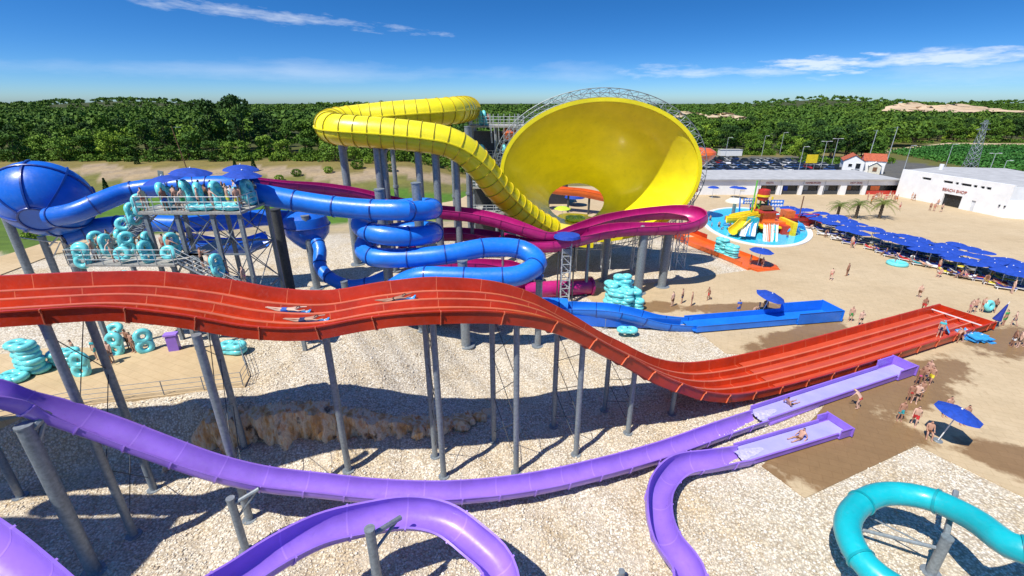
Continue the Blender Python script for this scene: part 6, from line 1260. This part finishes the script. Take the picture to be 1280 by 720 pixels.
# far blue ridges come from the terrain itself
# ================================================================== LIGHT AND SKY
SUNEL,AZ=math.radians(58),(.72,.69)
ld=Vector((AZ[0]*math.cos(SUNEL),AZ[1]*math.cos(SUNEL),-math.sin(SUNEL)))
sun=bpy.data.objects.new('sun',bpy.data.lights.new('sun','SUN')); COL.objects.link(sun); sun.rotation_euler=ld.to_track_quat('-Z','Y').to_euler(); sun.data.energy=5.0; sun.data.angle=math.radians(.53); sun.data.color=(1,.95,.86); sun.location=(0,0,100)
w=bpy.data.worlds.new('World'); SC.world=w; w.use_nodes=True; nt=w.node_tree; bg=nt.nodes['Background']
tc=N(nt,'ShaderNodeTexCoord'); mp=N(nt,'ShaderNodeMapping'); mp.inputs['Scale'].default_value=(1,1,2.3); L(nt,tc.outputs['Generated'],mp.inputs[0]); nv=N(nt,'ShaderNodeVectorMath',operation='NORMALIZE'); L(nt,mp.outputs[0],nv.inputs[0])
sky=N(nt,'ShaderNodeTexSky',sky_type='NISHITA'); sky.sun_disc=False; sky.sun_elevation=SUNEL; sky.sun_rotation=math.radians(226); sky.air_density=1.0; sky.dust_density=.45; sky.ozone_density=2.5; L(nt,nv.outputs[0],sky.inputs['Vector'])
hs_=N(nt,'ShaderNodeHueSaturation'); hs_.inputs['Saturation'].default_value=1.15; L(nt,mix(nt,1.0,sky.outputs[0],(.50,.70,.96),'MULTIPLY'),hs_.inputs['Color'])
# thin clouds by direction
sx=N(nt,'ShaderNodeSeparateXYZ'); L(nt,tc.outputs['Generated'],sx.inputs[0])
def mth(op,a,b_=None):
    n=N(nt,'ShaderNodeMath',operation=op)
    for i,v in enumerate((a,b_)):
        if v is None: continue
        if isinstance(v,(int,float)): n.inputs[i].default_value=v
        else: L(nt,v,n.inputs[i])
    return n.outputs[0]
azi=mth('ARCTAN2',sx.outputs[0],sx.outputs[1]); ele=mth('ARCSINE',sx.outputs[2])
def cloudbank(az0,el0,wa,we,tilt,sc,thr,soft,seed):
    a=mth('SUBTRACT',azi,az0); e=mth('SUBTRACT',mth('SUBTRACT',ele,el0),mth('MULTIPLY',a,tilt)); cb=N(nt,'ShaderNodeCombineXYZ'); L(nt,mth('MULTIPLY',a,1/wa),cb.inputs[0]); L(nt,mth('MULTIPLY',e,1/we),cb.inputs[1]); ln=N(nt,'ShaderNodeVectorMath',operation='LENGTH'); L(nt,cb.outputs[0],ln.inputs[0])
    c2=N(nt,'ShaderNodeCombineXYZ'); L(nt,mth('MULTIPLY',a,sc),c2.inputs[0]); L(nt,mth('MULTIPLY',e,sc*5),c2.inputs[1]); c2.inputs[2].default_value=seed
    nz=noise(nt,c2.outputs[0],1.0,7,.62); s=mth('SUBTRACT',nz,mth('MULTIPLY',ln.outputs['Value'],.30)); mr=N(nt,'ShaderNodeMapRange'); L(nt,s,mr.inputs['Value']); mr.inputs['From Min'].default_value=thr; mr.inputs['From Max'].default_value=thr+soft; return mr.outputs[0]
A=lambda px:math.atan2((px-640)/F,cp+.1)
def EL(px,py): v=ray(px,py).normalized(); return math.asin(v.z)
def AZM(px,py): v=ray(px,py); return math.atan2(v.x,v.y)
banks=[cloudbank(AZM(920,92),EL(920,90),.28,.016,-.02,13,.25,.42,1.3),cloudbank(AZM(1030,80),EL(1030,80),.10,.014,-.02,20,.22,.2,7.1),cloudbank(AZM(1190,72),EL(1190,72),.13,.012,.0,16,.22,.24,3.3),cloudbank(AZM(300,14),EL(300,14),.34,.012,-.055,16,.27,.3,5.5),cloudbank(AZM(300,90),EL(300,88),.75,.018,0,4,.22,.6,8.8),cloudbank(AZM(1260,85),EL(1260,85),.2,.03,0,6,.25,.6,2.2)]
amt=[.58,.62,.6,.4,.35,.4]; cf=None
for bnk,k in zip(banks,amt):
    v=mth('MULTIPLY',bnk,k); cf=v if cf is None else mth('MAXIMUM',cf,v)
col=mix(nt,cf,hs_.outputs[0],(7.0,7.3,7.6))
L(nt,col,bg.inputs['Color']); bg.inputs['Strength'].default_value=.125
vs_=SC.view_settings; vs_.view_transform='Standard'; vs_.look='None'; vs_.exposure=.28; vs_.gamma=1; vs_.use_curve_mapping=False
SC.cycles.max_bounces=5; SC.cycles.diffuse_bounces=3; SC.cycles.glossy_bounces=2; SC.cycles.transmission_bounces=2
